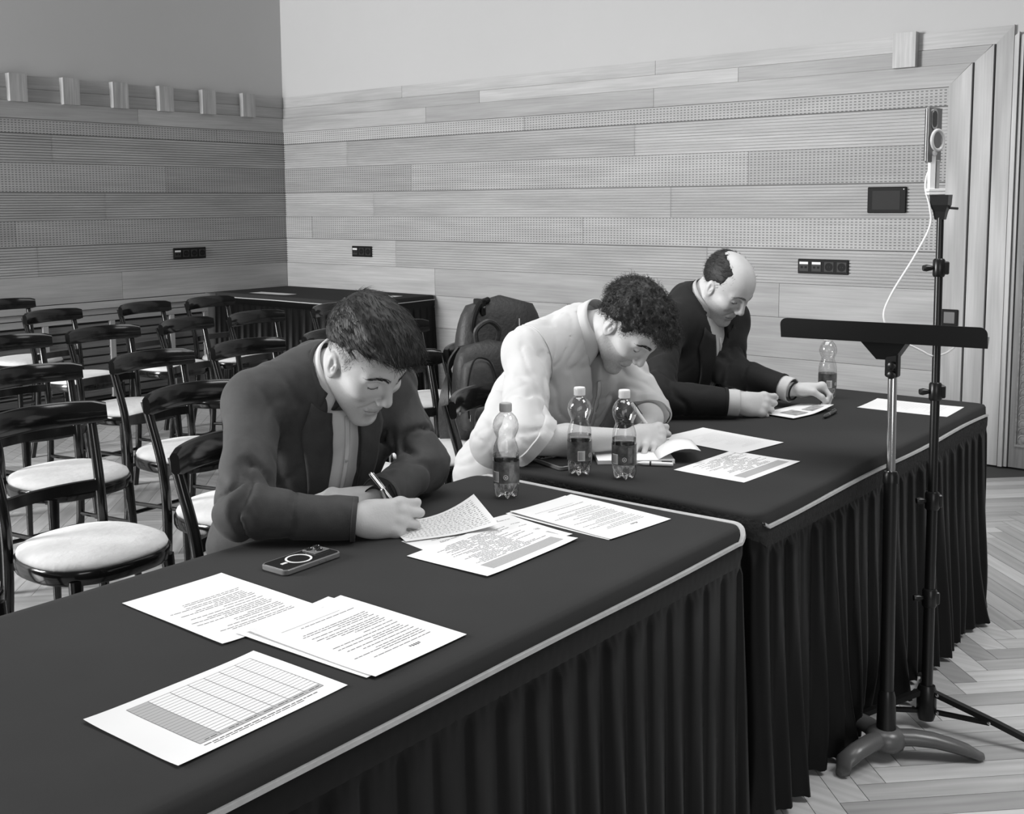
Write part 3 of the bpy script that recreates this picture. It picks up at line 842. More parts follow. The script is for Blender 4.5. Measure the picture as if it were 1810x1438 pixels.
def petal(rad, z, amt):
    out = []
    for k in range(NB):
        a = 2*PI*k/NB; c = .5+.5*math.cos(5*a)
        out.append((rad*(1-amt*.22*(1-c))*math.cos(a), rad*(1-amt*.22*(1-c))*math.sin(a), z+amt*.013*(1-c)))
    return out
def bottle_rings(sc, top):
    R = [petal(.010*sc, .006, 0), petal(.019*sc, .001, .6), petal(.0235*sc, .0, 1.0), petal(.0285*sc, .005, 1.0), petal(.0312*sc, .015, .8), petal(.0318*sc, .026, .3)]
    for r, z in ((.0316, .036), (.0316, .090), (.0318, .104), (.0308, .116), (.0275, .130), (.0234, .140), (.0226, .145), (.0240, .150), (.0285, .160), (.0312, .170), (.0310, .178), (.0285, .188), (.0235, .197), (.0170, .204), (.0135, .207), (.0132, .214)):
        if z <= top: R.append([(r*sc*math.cos(2*PI*k/NB), r*sc*math.sin(2*PI*k/NB), z) for k in range(NB)])
    return R
def make_bottle(label, c, rz, cap, level=.104):
    t = thing('water_bottle', label, 'bottle', (c[0], c[1], TT+.0004), rz, 'water bottles on the tables')
    MB().loft(bottle_rings(1.0, 1), True, False).build('bottle_body', M_pet, t, smooth=True, angle=180)
    wr = bottle_rings(.965, level)
    MB().loft([[(x, y, z+.0012) for x, y, z in r] for r in wr], True, True).build('water', M_water, t, smooth=True, angle=70)
    cb = MB(); cb.lathe([(.0140, .209), (.0147, .2095), (.0147, .227), (.0138, .2295), (.006, .230), (0, .230)], 28, cap1=False)
    cp = cb.build('cap', cap, t, smooth=True, angle=50)
    rb = MB()
    for k in range(28):
        a = 2*PI*k/28; rb.box(-.0005, .0005, .0146, .0151, .2105, .2265)
        n0 = len(rb.v)-8
        for q in range(n0, n0+8):
            x, y, z = rb.v[q]; rb.v[q] = (x*math.cos(a)-y*math.sin(a), x*math.sin(a)+y*math.cos(a), z)
    rb.build('cap_ribs', cap, cp)
    lb = MB(); lb.loft([[(.0321*math.cos(2*PI*k/NB), .0321*math.sin(2*PI*k/NB), z) for k in range(NB)] for z in (.040, .052, .066, .080, .091)], False, False)
    la = lb.build('label', M_label, t, smooth=True, angle=180)
    def patch(a0, a1, z0, z1, r):
        return [(r*math.cos(a), r*math.sin(a), z) for z in (z0, z1) for a in [a0+(a1-a0)*k/6 for k in range(7)]], [(k, k+1, k+8, k+7) for k in range(6)]
    bc = MB(); bc.add(*patch(-2.55, -1.95, .042, .068, .0323)); bar = bc.build('barcode_field', M_paper, la)
    bb = MB(); rd = random.Random(5)
    a = -2.5
    while a < -2.0:
        w = rd.choice((.018, .03, .05)); bb.add(*patch(a, a+w, .044, .066, .0325)); a += w+rd.choice((.02, .035, .05))
    bb.build('barcode', M_ink, bar)
    em = MB(); pr = []
    n = 26
    for rr_ in (.0058, .0046):
        for k in range(n):
            q = 2*PI*k/n; aa = -1.42+rr_*math.cos(q)/.0323; pr.append((.0324*math.cos(aa), .0324*math.sin(aa), .055+rr_*math.sin(q)))
    em.add(pr, [(k, (k+1) % n, n+(k+1) % n, n+k) for k in range(n)]); em.build('emblem_ring', M_paper, la)
    em = MB()
    for dy in (-.0015, .0008):
        em.add(*patch(-1.50, -1.34, .0545+dy, .0557+dy, .0324))
    em.build('emblem_text', M_paper, la)
    bd = MB(); bd.add(*patch(-1.15, -.75, .046, .086, .0323)); bd.build('label_panel', mat('label_mid', .16, rough=.4, noise=.5, nscale=80), la)
    return t
make_bottle('water bottle with darker cap nearest the camera on the long table', (-1.662, 2.028), 0.5, M_cap)
make_bottle('water bottle with pale cap in front of the curly-haired man\'s forearm, left one of two', (-1.652, 2.318), 1.45, M_capw)
make_bottle('water bottle with pale cap in front of the curly-haired man\'s hand, right one of two', (-1.537, 2.353), 0.45, M_capw)
make_bottle('water bottle beside the balding man\'s hand under the music stand desk', (-1.600, 3.772), 1.3, M_capw, .100)

# ------------------------------------------------------------------ music stand
M_stand = mat('stand_black_steel', 0.009, rough=0.30, spec=0.35)
M_base = mat('stand_base_grey', 0.085, rough=0.32, spec=0.5, noise=.15, nscale=12)
hub = Vector((-0.992, 2.772, 0)); top = Vector((-1.038, 2.865, 1.045))
ms = thing('music_stand', 'black music stand with flat desk in front of the far table', 'music stand', hub)
def rel(p): return Vector(p)-hub
ax = (top-Vector((hub.x, hub.y, .07)))
def pp(z): return rel(Vector((hub.x, hub.y, .07))+ax*((z-.07)/(1.045-.07)))
MB().tube([pp(.16), pp(.72)], .0175, 18).build('lower_tube', M_stand, ms, smooth=True)
MB().tube([pp(.715), pp(.735), pp(.745)], [.0205, .0205, .0165], 18).build('tube_collar', M_stand, ms, smooth=True)
MB().tube([pp(.74), pp(1.0)], .0115, 18).build('chrome_tube', M_chrome, ms, smooth=True)
MB().tube([pp(.06), pp(.10), pp(.16), pp(.175)], [.026, .0245, .0225, .0185], 18).build('base_socket', M_stand, ms, smooth=True)
hb = MB(); hb.lathe([(.045, .028), (.052, .045), (.047, .066), (.032, .078), (.0, .080)], 22, cap1=False); hb.build('base_hub', M_base, ms, smooth=True, angle=80)
for ex, ey in ((-1.042, 2.590), (-0.783, 2.905), (-1.235, 2.905)):
    d = Vector((ex-hub.x, ey-hub.y, 0)); L_ = d.length; d.normalize(); s = Vector((-d.y, d.x, 0))
    rings = []
    for q, zc, w, h_ in ((.02, .052, .026, .022), (.07, .054, .027, .021), (.12, .049, .026, .020), (.17, .037, .0255, .0185), (.21, .0245, .0245, .0165), (L_-.015, .014, .022, .0125), (L_, .011, .012, .008)):
        if q > L_: continue
        rings.append([tuple(d*q+s*w*math.cos(2*PI*k/14)+Vector((0, 0, zc+h_*math.sin(2*PI*k/14)))) for k in range(14)])
    MB().loft(rings).build('leg', M_base, ms, smooth=True, angle=80)
# joint and desk
MB().box(-.017, .017, -.014, .014, -.03, .055, .004).build('tilt_joint', M_stand, ms, loc=pp(1.02))
for s in (-1, 1):
    MB().lathe([(.010, 0), (.011, .003), (.011, .010), (.008, .012)], 12).xf(Matrix.Rotation(PI/2, 4, 'X')).build('joint_knob', M_stand, ms, loc=pp(1.01)+Vector((.004, -.014, .012*s)), smooth=True)
dk = Vector((-1.303, 2.760, 1.090)); ex = Vector((.512, .066, 0)).normalized(); ey = Vector((-ex.y, ex.x, 0)); DW = .516
def dpt(u, v, w): return rel(dk+ex*u+ey*v+Vector((0, 0, w)))
b = MB()
v0 = [(-.035, 0), (.035, 0)]
brk = [dpt(DW*.5-.06, .03, -.002), dpt(DW*.5+.06, .03, -.002), dpt(DW*.5+.022, .06, -.055), dpt(DW*.5-.022, .06, -.055)]
brk2 = [p+Vector((ey.x, ey.y, 0))*.09 for p in brk]
b.loft([[tuple(p) for p in brk], [tuple(p) for p in brk2]]); b.build('desk_bracket', M_stand, ms)
b = MB(); b.loft([[tuple(dpt(u, v, 0)) for u, v in ((0, 0), (DW, 0), (DW-.03, .225), (.03, .225))], [tuple(dpt(u, v, -.003)) for u, v in ((0, 0), (DW, 0), (DW-.03, .225), (.03, .225))]])
b.build('desk_plate', M_stand, ms)
b = MB(); r = .018
o_ = [(0, 0), (DW, 0)]+[(DW-r+r*math.cos(a), .053-r+r*math.sin(a)) for a in [PI/2*k/6 for k in range(7)]]+[(r-r*math.sin(a), .053-r+r*math.cos(a)) for a in [PI/2*k/6 for k in range(7)]]
b.loft([[tuple(dpt(u, -.012*w/.053, w-.003)) for u, w in o_], [tuple(dpt(u, -.012*w/.053-.003, w-.003)) for u, w in o_]])
b.build('desk_lip', M_stand, ms)

# ------------------------------------------------------------------ tripod with phone
tb = Vector((-0.967, 3.009, 0)); tt_ = Vector((-1.024, 3.158, 1.455))
tp = thing('light_stand', 'tall black tripod stand carrying a phone clamp, behind the music stand', 'tripod', tb)
ax2 = tt_-Vector((tb.x, tb.y, .07))
def tq(z): return Vector((0, 0, .07))+ax2*((z-.07)/(1.455-.07))
for z0, z1, r in ((.07, .36, .0150), (.34, .63, .0140), (.60, .93, .0125), (.90, 1.27, .0110), (1.24, 1.455, .0095)):
    MB().tube([tq(z0), tq(z1)], r, 16).build('tube_section', M_stand, tp, smooth=True)
for z, r in ((.355, .020), (.622, .0195), (.922, .0175), (1.262, .0165)):
    cl = MB().tube([tq(z-.025), tq(z-.02), tq(z+.02), tq(z+.025)], [r-.003, r, r, r-.003], 16).build('clamp_collar', M_stand, tp, smooth=True)
    kb = MB(); c_ = tq(z); kb.tube([c_+Vector((-.014, -.012, 0)), c_+Vector((-.027, -.022, 0)), c_+Vector((-.034, -.028, 0))], [.006, .010, .008], 10); kb.build('knob', M_stand, cl, smooth=True)
    MB().box(.008, .026, -.010, .010, -.018, .018, .003).build('clamp_lever', M_stand, cl, loc=c_, rot=(0, 0, math.radians(35)))
b = MB(); b.tube([tq(.02), tq(.04), tq(.10), tq(.115)], [.02, .027, .027, .022], 12); b.build('leg_hub', M_stand, tp, smooth=True, angle=50)
legs = [(0.33, 0.02), (-0.18, -0.16), (-0.10, 0.28)]
for dx, dy in legs:
    d = Vector((dx, dy, 0)); L_ = d.length; d.normalize(); s = Vector((-d.y, d.x, 0))
    lg = MB(); lg.sweep([d*.02+Vector((0, 0, .098)), d*(L_*.55)+Vector((0, 0, .056)), d*L_+Vector((0, 0, .012))], [(-.009, -.007), (.009, -.007), (.009, .007), (-.009, .007)])
    lg = lg.build('leg', M_stand, tp)
    MB().sweep([d*.02+Vector((0, 0, .045)), d*(L_*.5)+Vector((0, 0, .052))], [(-.007, -.005), (.007, -.005), (.007, .005), (-.007, .005)]).build('brace', M_stand, lg)
    MB().tube([d*(L_-.02)+Vector((0, 0, .016)), d*(L_+.012)+Vector((0, 0, .008))], .0105, 10).build('rubber_foot', M_blk, lg, smooth=True)
    for q, zz in ((.03, .098), (.032, .048), (L_*.5, .056)):
        MB().lathe([(.0045, 0), (.0045, .002), (.002, .003), (0, .003)], 10, cap1=False).xf(Matrix.Translation(d*q+s*(-.0095)+Vector((0, 0, zz))) @ (-s).to_track_quat('Z', 'Y').to_matrix().to_4x4()).build('rivet', M_steel, lg, smooth=True)
hd = MB(); R0 = tq(1.405)
hd.loft([[tuple(R0+Vector((x*w, y*w, z))) for x, y in ((-1, -.7), (1, -.7), (1, .7), (-1, .7))] for z, w in ((-.010, .013), (.012, .017), (.030, .024), (.058, .0255))])
hd.build('head_block', M_stand, tp)
MB().tube([R0+Vector((.02, .012, .022)), R0+Vector((.038, .028, .020))], .0035, 8).build('lock_screw', M_stand, tp, smooth=True)
# phone clamp in white plastic
pm0 = tb+R0+Vector((-.012, -.009, .058))
phn = thing('phone_mount', 'white phone clamp with ring on top of the tall tripod', 'phone mount', pm0, math.radians(39))
MB().box(-.025, .022, -.014, .014, 0, .007, .0015).build('clamp_base', M_white, phn)
MB().box(-.025, .022, -.014, .014, .009, .017, .0015).build('clamp_jaw', M_white, phn)
MB().box(-.022, -.005, -.008, .008, .015, .108, .002).build('upright_arm', M_white, phn)
MB().box(-.003, .007, -.007, .009, .017, .095, .002).build('hinge_arm', mat('grey_arm', .30, rough=.5), phn)
MB().lathe([(.006, -.010), (.0075, -.008), (.0075, .008), (.006, .010)], 14).xf(Matrix.Translation((-.010, 0, .113)) @ Matrix.Rotation(PI/2, 4, 'X')).build('ball_joint', M_white, phn, smooth=True)
ringpts = [(0, .0225*math.cos(2*PI*k/32), .0270*math.sin(2*PI*k/32)) for k in range(33)]
rg = MB(); rg.tube(ringpts, .0048, 10, cap=False)
ro = rg.build('mount_ring', mat('silver_plastic', .5, rough=.35), phn, smooth=True); ro.location = (-.008, -.022, .148); ro.rotation_euler = (0, 0, math.radians(-62))
mp = thing('filming_phone', 'phone held upright in the clamp on the tall tripod', 'phone', pm0+Vector((-.012, -.004, .088)), math.radians(80))
MB().box(-.037, .037, -.005, .005, .0, .150, .0042).build('phone_body', M_case, mp)
MB().box(-.034, .034, .0048, .0058, .005, .145).build('screen', M_screen, mp)
MB().box(-.036, .036, -.0062, -.005, .002, .148).build('back_cover', mat('phone_back_grey', .10, rough=.3), mp)
r = .0125; o_ = [(r*math.cos(a), (.010 if math.sin(a) >= 0 else -.010)+r*math.sin(a)) for a in [2*PI*k/24 for k in range(24)]]
ci = MB(); ci.loft([[(-.008+x*s, -.0062-dd, .118+z*s) for x, z in o_] for s, dd in ((1.25, 0), (1.25, .003))]); ci.build('camera_bezel', M_steel, mp)
ci = MB(); ci.loft([[(-.008+x*s, -.0062-dd, .118+z*s) for x, z in o_] for s, dd in ((.98, .0029), (.98, .0036))]); ci.build('camera_window', M_glass_blk, mp)
cab = MB(); P_ = [(-1.050, 3.140, 1.535), (-1.058, 3.138, 1.515), (-1.060, 3.136, 1.480), (-1.046, 3.134, 1.43), (-1.044, 3.134, 1.376), (-1.073, 3.098, 1.291), (-1.115, 3.050, 1.19), (-1.127, 3.031, 1.128), (-1.10, 3.045, 1.075), (-1.04, 3.085, 1.035), (-1.013, 3.105, 1.020), (-.983, 3.134, 1.030), (-.965, 3.150, 1.055), (-.985, 3.155, 1.075)]
cab.tube(bez(P_, 8), .0030, 8)
tag(cab.build('charging_cable', M_white, None, smooth=True), 'white charging cable looping down from the tripod phone', 'cable')

# ------------------------------------------------------------------ bags
M_bag = mat('dark_nylon', 0.028, rough=0.55, spec=0.4, noise=.25, nscale=25, bump=.25, bscale=70)
M_bag2 = mat('dark_nylon_panel', 0.045, rough=0.6, spec=0.4, noise=.2, nscale=30, bump=.2, bscale=60)
def bag_shape(w, d, h, e=3.2, top=.55, n=28, m=14, lean=0.0, sag=0.0):
    rings = []
    for i in range(m+1):
        t_ = i/m
        sc = min(1.0, (1-max(0, (t_-top)/(1-top))**2.6)**.5 if t_ < 1 else 0.03)
        sc *= .88+.12*min(1, t_*7)
        ring = []
        for k in range(n):
            a = 2*PI*k/n; c, s = math.cos(a), math.sin(a); r = (abs(c)**e+abs(s)**e)**(-1/e)
            ring.append((d*r*c*sc*(1-.25*t_)+lean*t_, w*r*s*(sc*.55+.45 if t_ < .97 else sc), h*t_+sag*s*t_))
        rings.append(ring)
    return rings
bp = thing('backpack', 'dark backpack with front pockets and zips on the chair behind the curly-haired man', 'backpack', (-2.935, 3.475, .492), math.radians(-28))
MB().loft(bag_shape(.155, .085, .40)).build('main_compartment', M_bag, bp, smooth=True, angle=180)
pk = MB().loft(bag_shape(.075, .05, .29)).build('front_pocket', M_bag2, bp, smooth=True, angle=180, loc=(.065, -.072, .045))
pk2 = MB().loft(bag_shape(.066, .045, .24)).build('side_pocket', M_bag2, bp, smooth=True, angle=180, loc=(.07, .078, .05))
MB().loft(bag_shape(.055, .03, .15)).build('lower_pocket', M_bag, bp, smooth=True, angle=180, loc=(.105, -.055, .0))
b = MB(); b.tube(bez([(-.02, -.045, .385), (-.01, -.05, .44), (.0, -.0, .475), (-.01, .05, .44), (-.02, .045, .385)], 6), .011, 8); b.build('carry_handle', M_bag, bp, smooth=True)
b = MB(); b.tube(bez([(.118, -.135, .10), (.113, -.138, .22), (.095, -.11, .315), (.085, -.075, .338), (.095, -.03, .315), (.115, -.008, .22), (.12, -.01, .10)], 6), .0035, 6); b.build('pocket_zip', M_blk, pk, smooth=True).location = (-.065, .072, -.045)
b = MB(); b.tube(bez([(.115, .03, .20), (.10, .05, .265), (.085, .085, .288), (.085, .125, .27)], 6), .003, 6); z_ = b.build('pocket_zip', M_steel, pk2, smooth=True); z_.location = (-.07, -.078, -.05)
MB().box(-.004, .004, -.002, .002, -.022, .0, .001).build('zip_pull', M_chrome, pk2, loc=(.048, -.045, .15))
MB().box(-.005, .005, -.002, .002, -.026, .0, .001).build('zip_pull', M_chrome, pk, loc=(.055, -.058, .07))
for s in (-1, 1):
    b = MB(); b.sweep(bez([(-.05, s*.10, .37), (-.115, s*.13, .28), (-.105, s*.165, .10), (-.02, s*.185, -.02 if s < 0 else .02), (.02, s*.175, -.045 if s < 0 else .02)], 6), [(-.022, -.004), (.022, -.004), (.022, .004), (-.022, .004)]); b.build('shoulder_strap', M_bag, bp, smooth=True, angle=60)
bg2 = thing('travel_bag', 'larger dark bag with rounded top leaning behind the backpack', 'bag', (-3.03, 3.66, .492), math.radians(-30))
MB().loft(bag_shape(.20, .10, .565, top=.45)).build('bag_body', M_bag, bg2, smooth=True, angle=180)
MB().tube(bez([(.082, .06, .47), (.090, .058, .38), (.097, .055, .28)], 5), .0025, 6).build('seam_piping', mat('light_piping', .35, rough=.6), bg2, smooth=True)
MB().box(-.03, .03, -.012, .012, -.015, .055, .004).build('top_buckle', M_blk, bg2, loc=(.03, -.10, .50), rot=(0, 0, .4))
MB().tube(bez([(.05, -.13, .40), (.06, -.14, .46), (.05, -.11, .53), (.03, -.06, .55)], 5), .013, 8).build('grab_strap', M_blk, bg2, smooth=True)
MB().lathe([(.006, 0), (.006, .003), (0, .004)], 10, cap1=False).xf(Matrix.Rotation(PI/2, 4, 'Y')).build('stud', M_chrome, bg2, loc=(.062, -.09, .52), smooth=True)
# ------------------------------------------------------------------ implicit modelling (for bodies and clothing)
def nl_(q): return np.sqrt(np.einsum('ij,ij->i', q, q))
def V3(*a): return np.array(a if len(a) > 1 else a[0], float)
def nrm(v): v = np.asarray(v, float); return v/np.linalg.norm(v)
def smin(a, b, k):
    if k <= 0: return np.minimum(a, b)
    h = np.maximum(k-np.abs(a-b), 0)/k
    return np.minimum(a, b)-h*h*k*.25
def smax(a, b, k): return -smin(-a, -b, k)
def f_cap(a, b, ra, rb):
    a = V3(a); b = V3(b); ab = b-a; L2 = max(ab @ ab, 1e-12); cc = (a+b)/2; rr = math.sqrt(L2)/2+max(ra, rb)
    a = a.astype(np.float32); ab = ab.astype(np.float32); L2 = np.float32(L2)
    def fn(P):
        q = P-a; t = np.clip((q @ ab)/L2, 0, 1)
        return nl_(q-t[:, None]*ab)-(ra+(rb-ra)*t)
    return fn, cc, rr
def f_ell(c, r, A=None):
    c = V3(c); r = V3(r); A = np.eye(3) if A is None else np.array(A)
    c0 = c.copy(); rm = r.max(); c = c.astype(np.float32); B1 = (A.T/r).astype(np.float32); r_ = (1/r).astype(np.float32)
    def fn(P):
        q = (P-c) @ B1
        k0 = nl_(q); k1 = nl_(q*r_)
        return np.where(k1 > 1e-9, k0*(k0-1)/np.maximum(k1, 1e-9), -r.min())
    return fn, c0, rm
def _hash(i):
    i = i.astype(np.int64)
    h = (i[..., 0]*73856093) ^ (i[..., 1]*19349663) ^ (i[..., 2]*83492791)
    h = (h ^ (h >> 13))*1274126177
    return ((h & 0xffff)/32768.0)-1.0
def vnoise(P, scale):
    q = P*np.asarray(scale); i = np.floor(q).astype(np.int64); f = q-i; f = f*f*(3-2*f); out = 0
    for dx in (0, 1):
        for dy in (0, 1):
            for dz in (0, 1):
                w = (f[:, 0] if dx else 1-f[:, 0])*(f[:, 1] if dy else 1-f[:, 1])*(f[:, 2] if dz else 1-f[:, 2])
                out = out+w*_hash(i+np.array((dx, dy, dz)))
    return out
class SDF:
    def __init__(s): s.it = []
    def u(s, prim, k=.02): s.it.append(('u', k)+tuple(prim)); return s
    def sub(s, prim, k=.01): s.it.append(('s', k)+tuple(prim)); return s
    def disp(s, fn): s.it.append(('d', 0, fn, None, 0)); return s
    def clip(s, fn, k=.004): s.it.append(('m', k, fn, None, 0)); return s
    def ev(s, P, it=None):
        d = None
        for op, k, fn, c, r in (s.it if it is None else it):
            if op == 'u':
                e = fn(P); d = e if d is None else smin(d, e, k)
            elif d is None: continue
            elif op == 's': d = smax(d, -fn(P), k)
            elif op == "d":
                nb = np.abs(d) < .022
                if nb.any(): d = d.copy(); d[nb] += fn(P[nb])
            elif op == 'm': d = smax(d, fn(P), k)
        return d
    def bounds(s):
        lo = np.min([c-r for op, k, f, c, r in s.it if op == 'u'], axis=0); hi = np.max([c+r for op, k, f, c, r in s.it if op == 'u'], axis=0)
        return lo-.02, hi+.02
    def mesh(s, h, B=40, b=8):
        """surface nets over a two-level sparse grid: blocks of B cells, leaves of b cells"""
        lo, hi = s.bounds(); n = np.ceil((hi-lo)/h).astype(int)+2
        Vs, Ks, Qs = [], [], []
        N1, N2 = int(n[1]+2*B), int(n[2]+2*B)
        def key(i): return (i[..., 0].astype(np.int64)*N1+i[..., 1])*N2+i[..., 2]
        hB = math.sqrt(3)*(B+3)*h/2; hb = math.sqrt(3)*(b/2+1)*h*1.05+.004
        leaf = np.stack(np.meshgrid(*[np.arange(0, B, b)]*3, indexing='ij'), -1).reshape(-1, 3)
        off = np.stack(np.meshgrid(*[np.arange(-1, b+2)]*3, indexing='ij'), -1).reshape(-1, 3)
        coff = np.stack(np.meshgrid(*[np.arange(-1, b+1)]*3, indexing='ij'), -1)
        m = b+2
        for bi in range(0, n[0], B):
            for bj in range(0, n[1], B):
                for bk in range(0, n[2], B):
                    b0 = np.array((bi, bj, bk)); cB = lo+(b0+B/2)*h
                    it = [q for q in s.it if q[0] in 'dm' or np.linalg.norm(cB-q[3]) < q[4]+hB+.04]
                    if not any(q[0] == 'u' for q in it): continue
                    it0 = it
                    lc = (lo+(b0+leaf+b/2)*h).astype(np.float32)
                    dc = s.ev(lc, it)
                    L0 = (leaf+b0)[np.abs(dc) < hb]
                    if len(L0) == 0: continue
                    for c0 in range(0, len(L0), 16):
                        L1 = L0[c0:c0+16]; nl = len(L1)
                        ce = lo+((L1.min(0)+L1.max(0)+b)/2)*h; rc = np.linalg.norm(L1.max(0)-L1.min(0)+b+3)*h/2+.03
                        it = [q for q in it0 if q[0] in 'dm' or np.linalg.norm(ce-q[3]) < q[4]+rc]
                        if not any(q[0] == 'u' for q in it): continue
                        G = (lo+(L1[:, None, :]+off[None])*h).astype(np.float32)
                        D = s.ev(G.reshape(-1, 3), it).reshape(nl, b+3, b+3, b+3); G = G.reshape(nl, b+3, b+3, b+3, 3)
                        act0 = (D.reshape(nl, -1).min(1) < 0) & (D.reshape(nl, -1).max(1) >= 0)
                        if not act0.any(): continue
                        D = D[act0]; G = G[act0]; L1 = L1[act0]; nl = len(L1); neg = D < 0
                        acc = np.zeros((nl, m, m, m, 3), np.float32); cnt = np.zeros((nl, m, m, m), np.float32)
                        for axis in range(3):
                            for o1 in (0, 1):
                                for o2 in (0, 1):
                                    oa = [0, 0, 0]; ot = [a for a in range(3) if a != axis]; oa[ot[0]] = o1; oa[ot[1]] = o2
                                    ob = list(oa); ob[axis] = 1
                                    sa = (slice(None),)+tuple(slice(q, q+m) for q in oa); sb = (slice(None),)+tuple(slice(q, q+m) for q in ob)
                                    ix = np.nonzero(neg[sa] != neg[sb])
                                    da = D[sa][ix]; db = D[sb][ix]; t = da/(da-db)
                                    acc[ix] += G[sa][ix]+(G[sb][ix]-G[sa][ix])*t[:, None]; cnt[ix] += 1
                        ix = np.nonzero(cnt > 0)
                        Vs.append(acc[ix]/cnt[ix][:, None]); Ks.append(key(L1[ix[0]]+coff[ix[1], ix[2], ix[3]]))
                        for axis in range(3):
                            ot = [a for a in range(3) if a != axis]
                            s0 = (slice(None),)+(slice(1, b+1),)*3; s1 = [slice(None)]+[slice(1, b+1)]*3; s1[axis+1] = slice(2, b+2)
                            A0 = neg[s0]; ie = np.nonzero(A0 != neg[tuple(s1)])
                            if len(ie[0]) == 0: continue
                            pos = A0[ie]; E = L1[ie[0]]+np.stack(ie[1:], 1)
                            c = []
                            for d1, d2 in ((0, 0), (-1, 0), (-1, -1), (0, -1)):
                                q = E.copy(); q[:, ot[0]] += d1; q[:, ot[1]] += d2; c.append(key(q))
                            Q = np.stack(c, 1); flip = pos if axis != 1 else ~pos
                            Q[~flip] = Q[~flip][:, ::-1]
                            Qs.append(Q)
        K = np.concatenate(Ks); V = np.concatenate(Vs).astype(float); Q = np.concatenate(Qs)
        uk, idx = np.unique(K, return_index=True); V = V[idx]
        qi = np.searchsorted(uk, Q); ok = (uk[np.minimum(qi, len(uk)-1)] == Q).all(1)
        return V, qi[ok]
def np_mesh(name, V, Q, mats, smooth=True, tone=None):
    me = bpy.data.meshes.new(name)
    me.vertices.add(len(V)); me.vertices.foreach_set('co', np.asarray(V, np.float32).ravel())
    me.loops.add(Q.size); me.loops.foreach_set('vertex_index', Q.astype(np.int32).ravel())
    me.polygons.add(len(Q)); me.polygons.foreach_set('loop_start', np.arange(0, Q.size, Q.shape[1], dtype=np.int32))
    for m in (mats if isinstance(mats, (list, tuple)) else [mats]): me.materials.append(m)
    me.update(calc_edges=True); me.validate()
    if smooth: me.polygons.foreach_set('use_smooth', np.ones(len(me.polygons), bool))
    if tone is not None:
        a = me.attributes.new('tone', 'FLOAT', 'POINT'); a.data.foreach_set('value', np.asarray(tone, np.float32))
    return me
def relax(V, Q, it=2, lam=.5):
    for _ in range(it):
        acc = np.zeros_like(V); cnt = np.zeros(len(V))
        for a, b in ((0, 1), (1, 2), (2, 3), (3, 0)):
            np.add.at(acc, Q[:, a], V[Q[:, b]]); np.add.at(cnt, Q[:, a], 1)
            np.add.at(acc, Q[:, b], V[Q[:, a]]); np.add.at(cnt, Q[:, b], 1)
        V = V+(acc/np.maximum(cnt, 1)[:, None]-V)*lam
    return V
def grad(fn, P, e=.0015):
    g = np.stack([fn(P+np.eye(3)[a]*e)-fn(P-np.eye(3)[a]*e) for a in range(3)], 1)
    return g/np.maximum(np.linalg.norm(g, axis=1), 1e-9)[:, None]
def tone_mat(name, g, rough, spec=.4, noise=.06, nscale=60, bump=0.0, bscale=200, sss=0.0):
    """material whose grey is multiplied by the per-vertex colour of the thing itself (brows, lips, stubble)"""
    m = mat(name, g, rough=rough, spec=spec, noise=noise, nscale=nscale, bump=bump, bscale=bscale)
    nt = m.node_tree; b = nt.nodes['Principled BSDF']; t = nt.nodes[m['tone_node']]
    at = nt.nodes.new('ShaderNodeAttribute'); at.attribute_name = 'tone'
    mu = nt.nodes.new('ShaderNodeMath'); mu.operation = 'MULTIPLY'
    nt.links.new(t.outputs[0], mu.inputs[0]); nt.links.new(at.outputs['Fac'], mu.inputs[1]); nt.links.new(mu.outputs[0], b.inputs['Base Color'])
    if sss: b.inputs['Subsurface Weight'].default_value = sss; b.inputs['Subsurface Scale'].default_value = .01; b.inputs['Subsurface Radius'].default_value = (1, 1, 1)
    return m
# ------------------------------------------------------------------ people
M_skin = tone_mat('skin', 0.49, .48, spec=.35, noise=.05, nscale=35, bump=.06, bscale=260)
M_hair = mat('dark_hair', 0.020, rough=.55, spec=.3, noise=.5, nscale=120)
M_jack = mat('charcoal_jacket', 0.046, rough=.7, spec=.25, noise=.18, nscale=30, bump=.15, bscale=700, sheen=.06)
M_jack2 = mat('black_jacket', 0.012, rough=.75, spec=.2, noise=.15, nscale=30, bump=.12, bscale=600, sheen=.04)
M_shirtl = mat('pale_shirt', 0.62, rough=.8, spec=.2, noise=.05, nscale=12, bump=.08, bscale=500)
M_shirtw = mat('white_shirt', 0.49, rough=.8, spec=.2, noise=.04, nscale=14, bump=.08, bscale=500)
M_shirtg = mat('grey_shirt', 0.40, rough=.8, spec=.2, noise=.06, nscale=14, bump=.08, bscale=500)
M_trou = mat('dark_trousers', 0.015, rough=.8)
M_shoe = mat('black_shoe', 0.012, rough=.3)
M_btn = mat('shirt_button', 0.55, rough=.3)

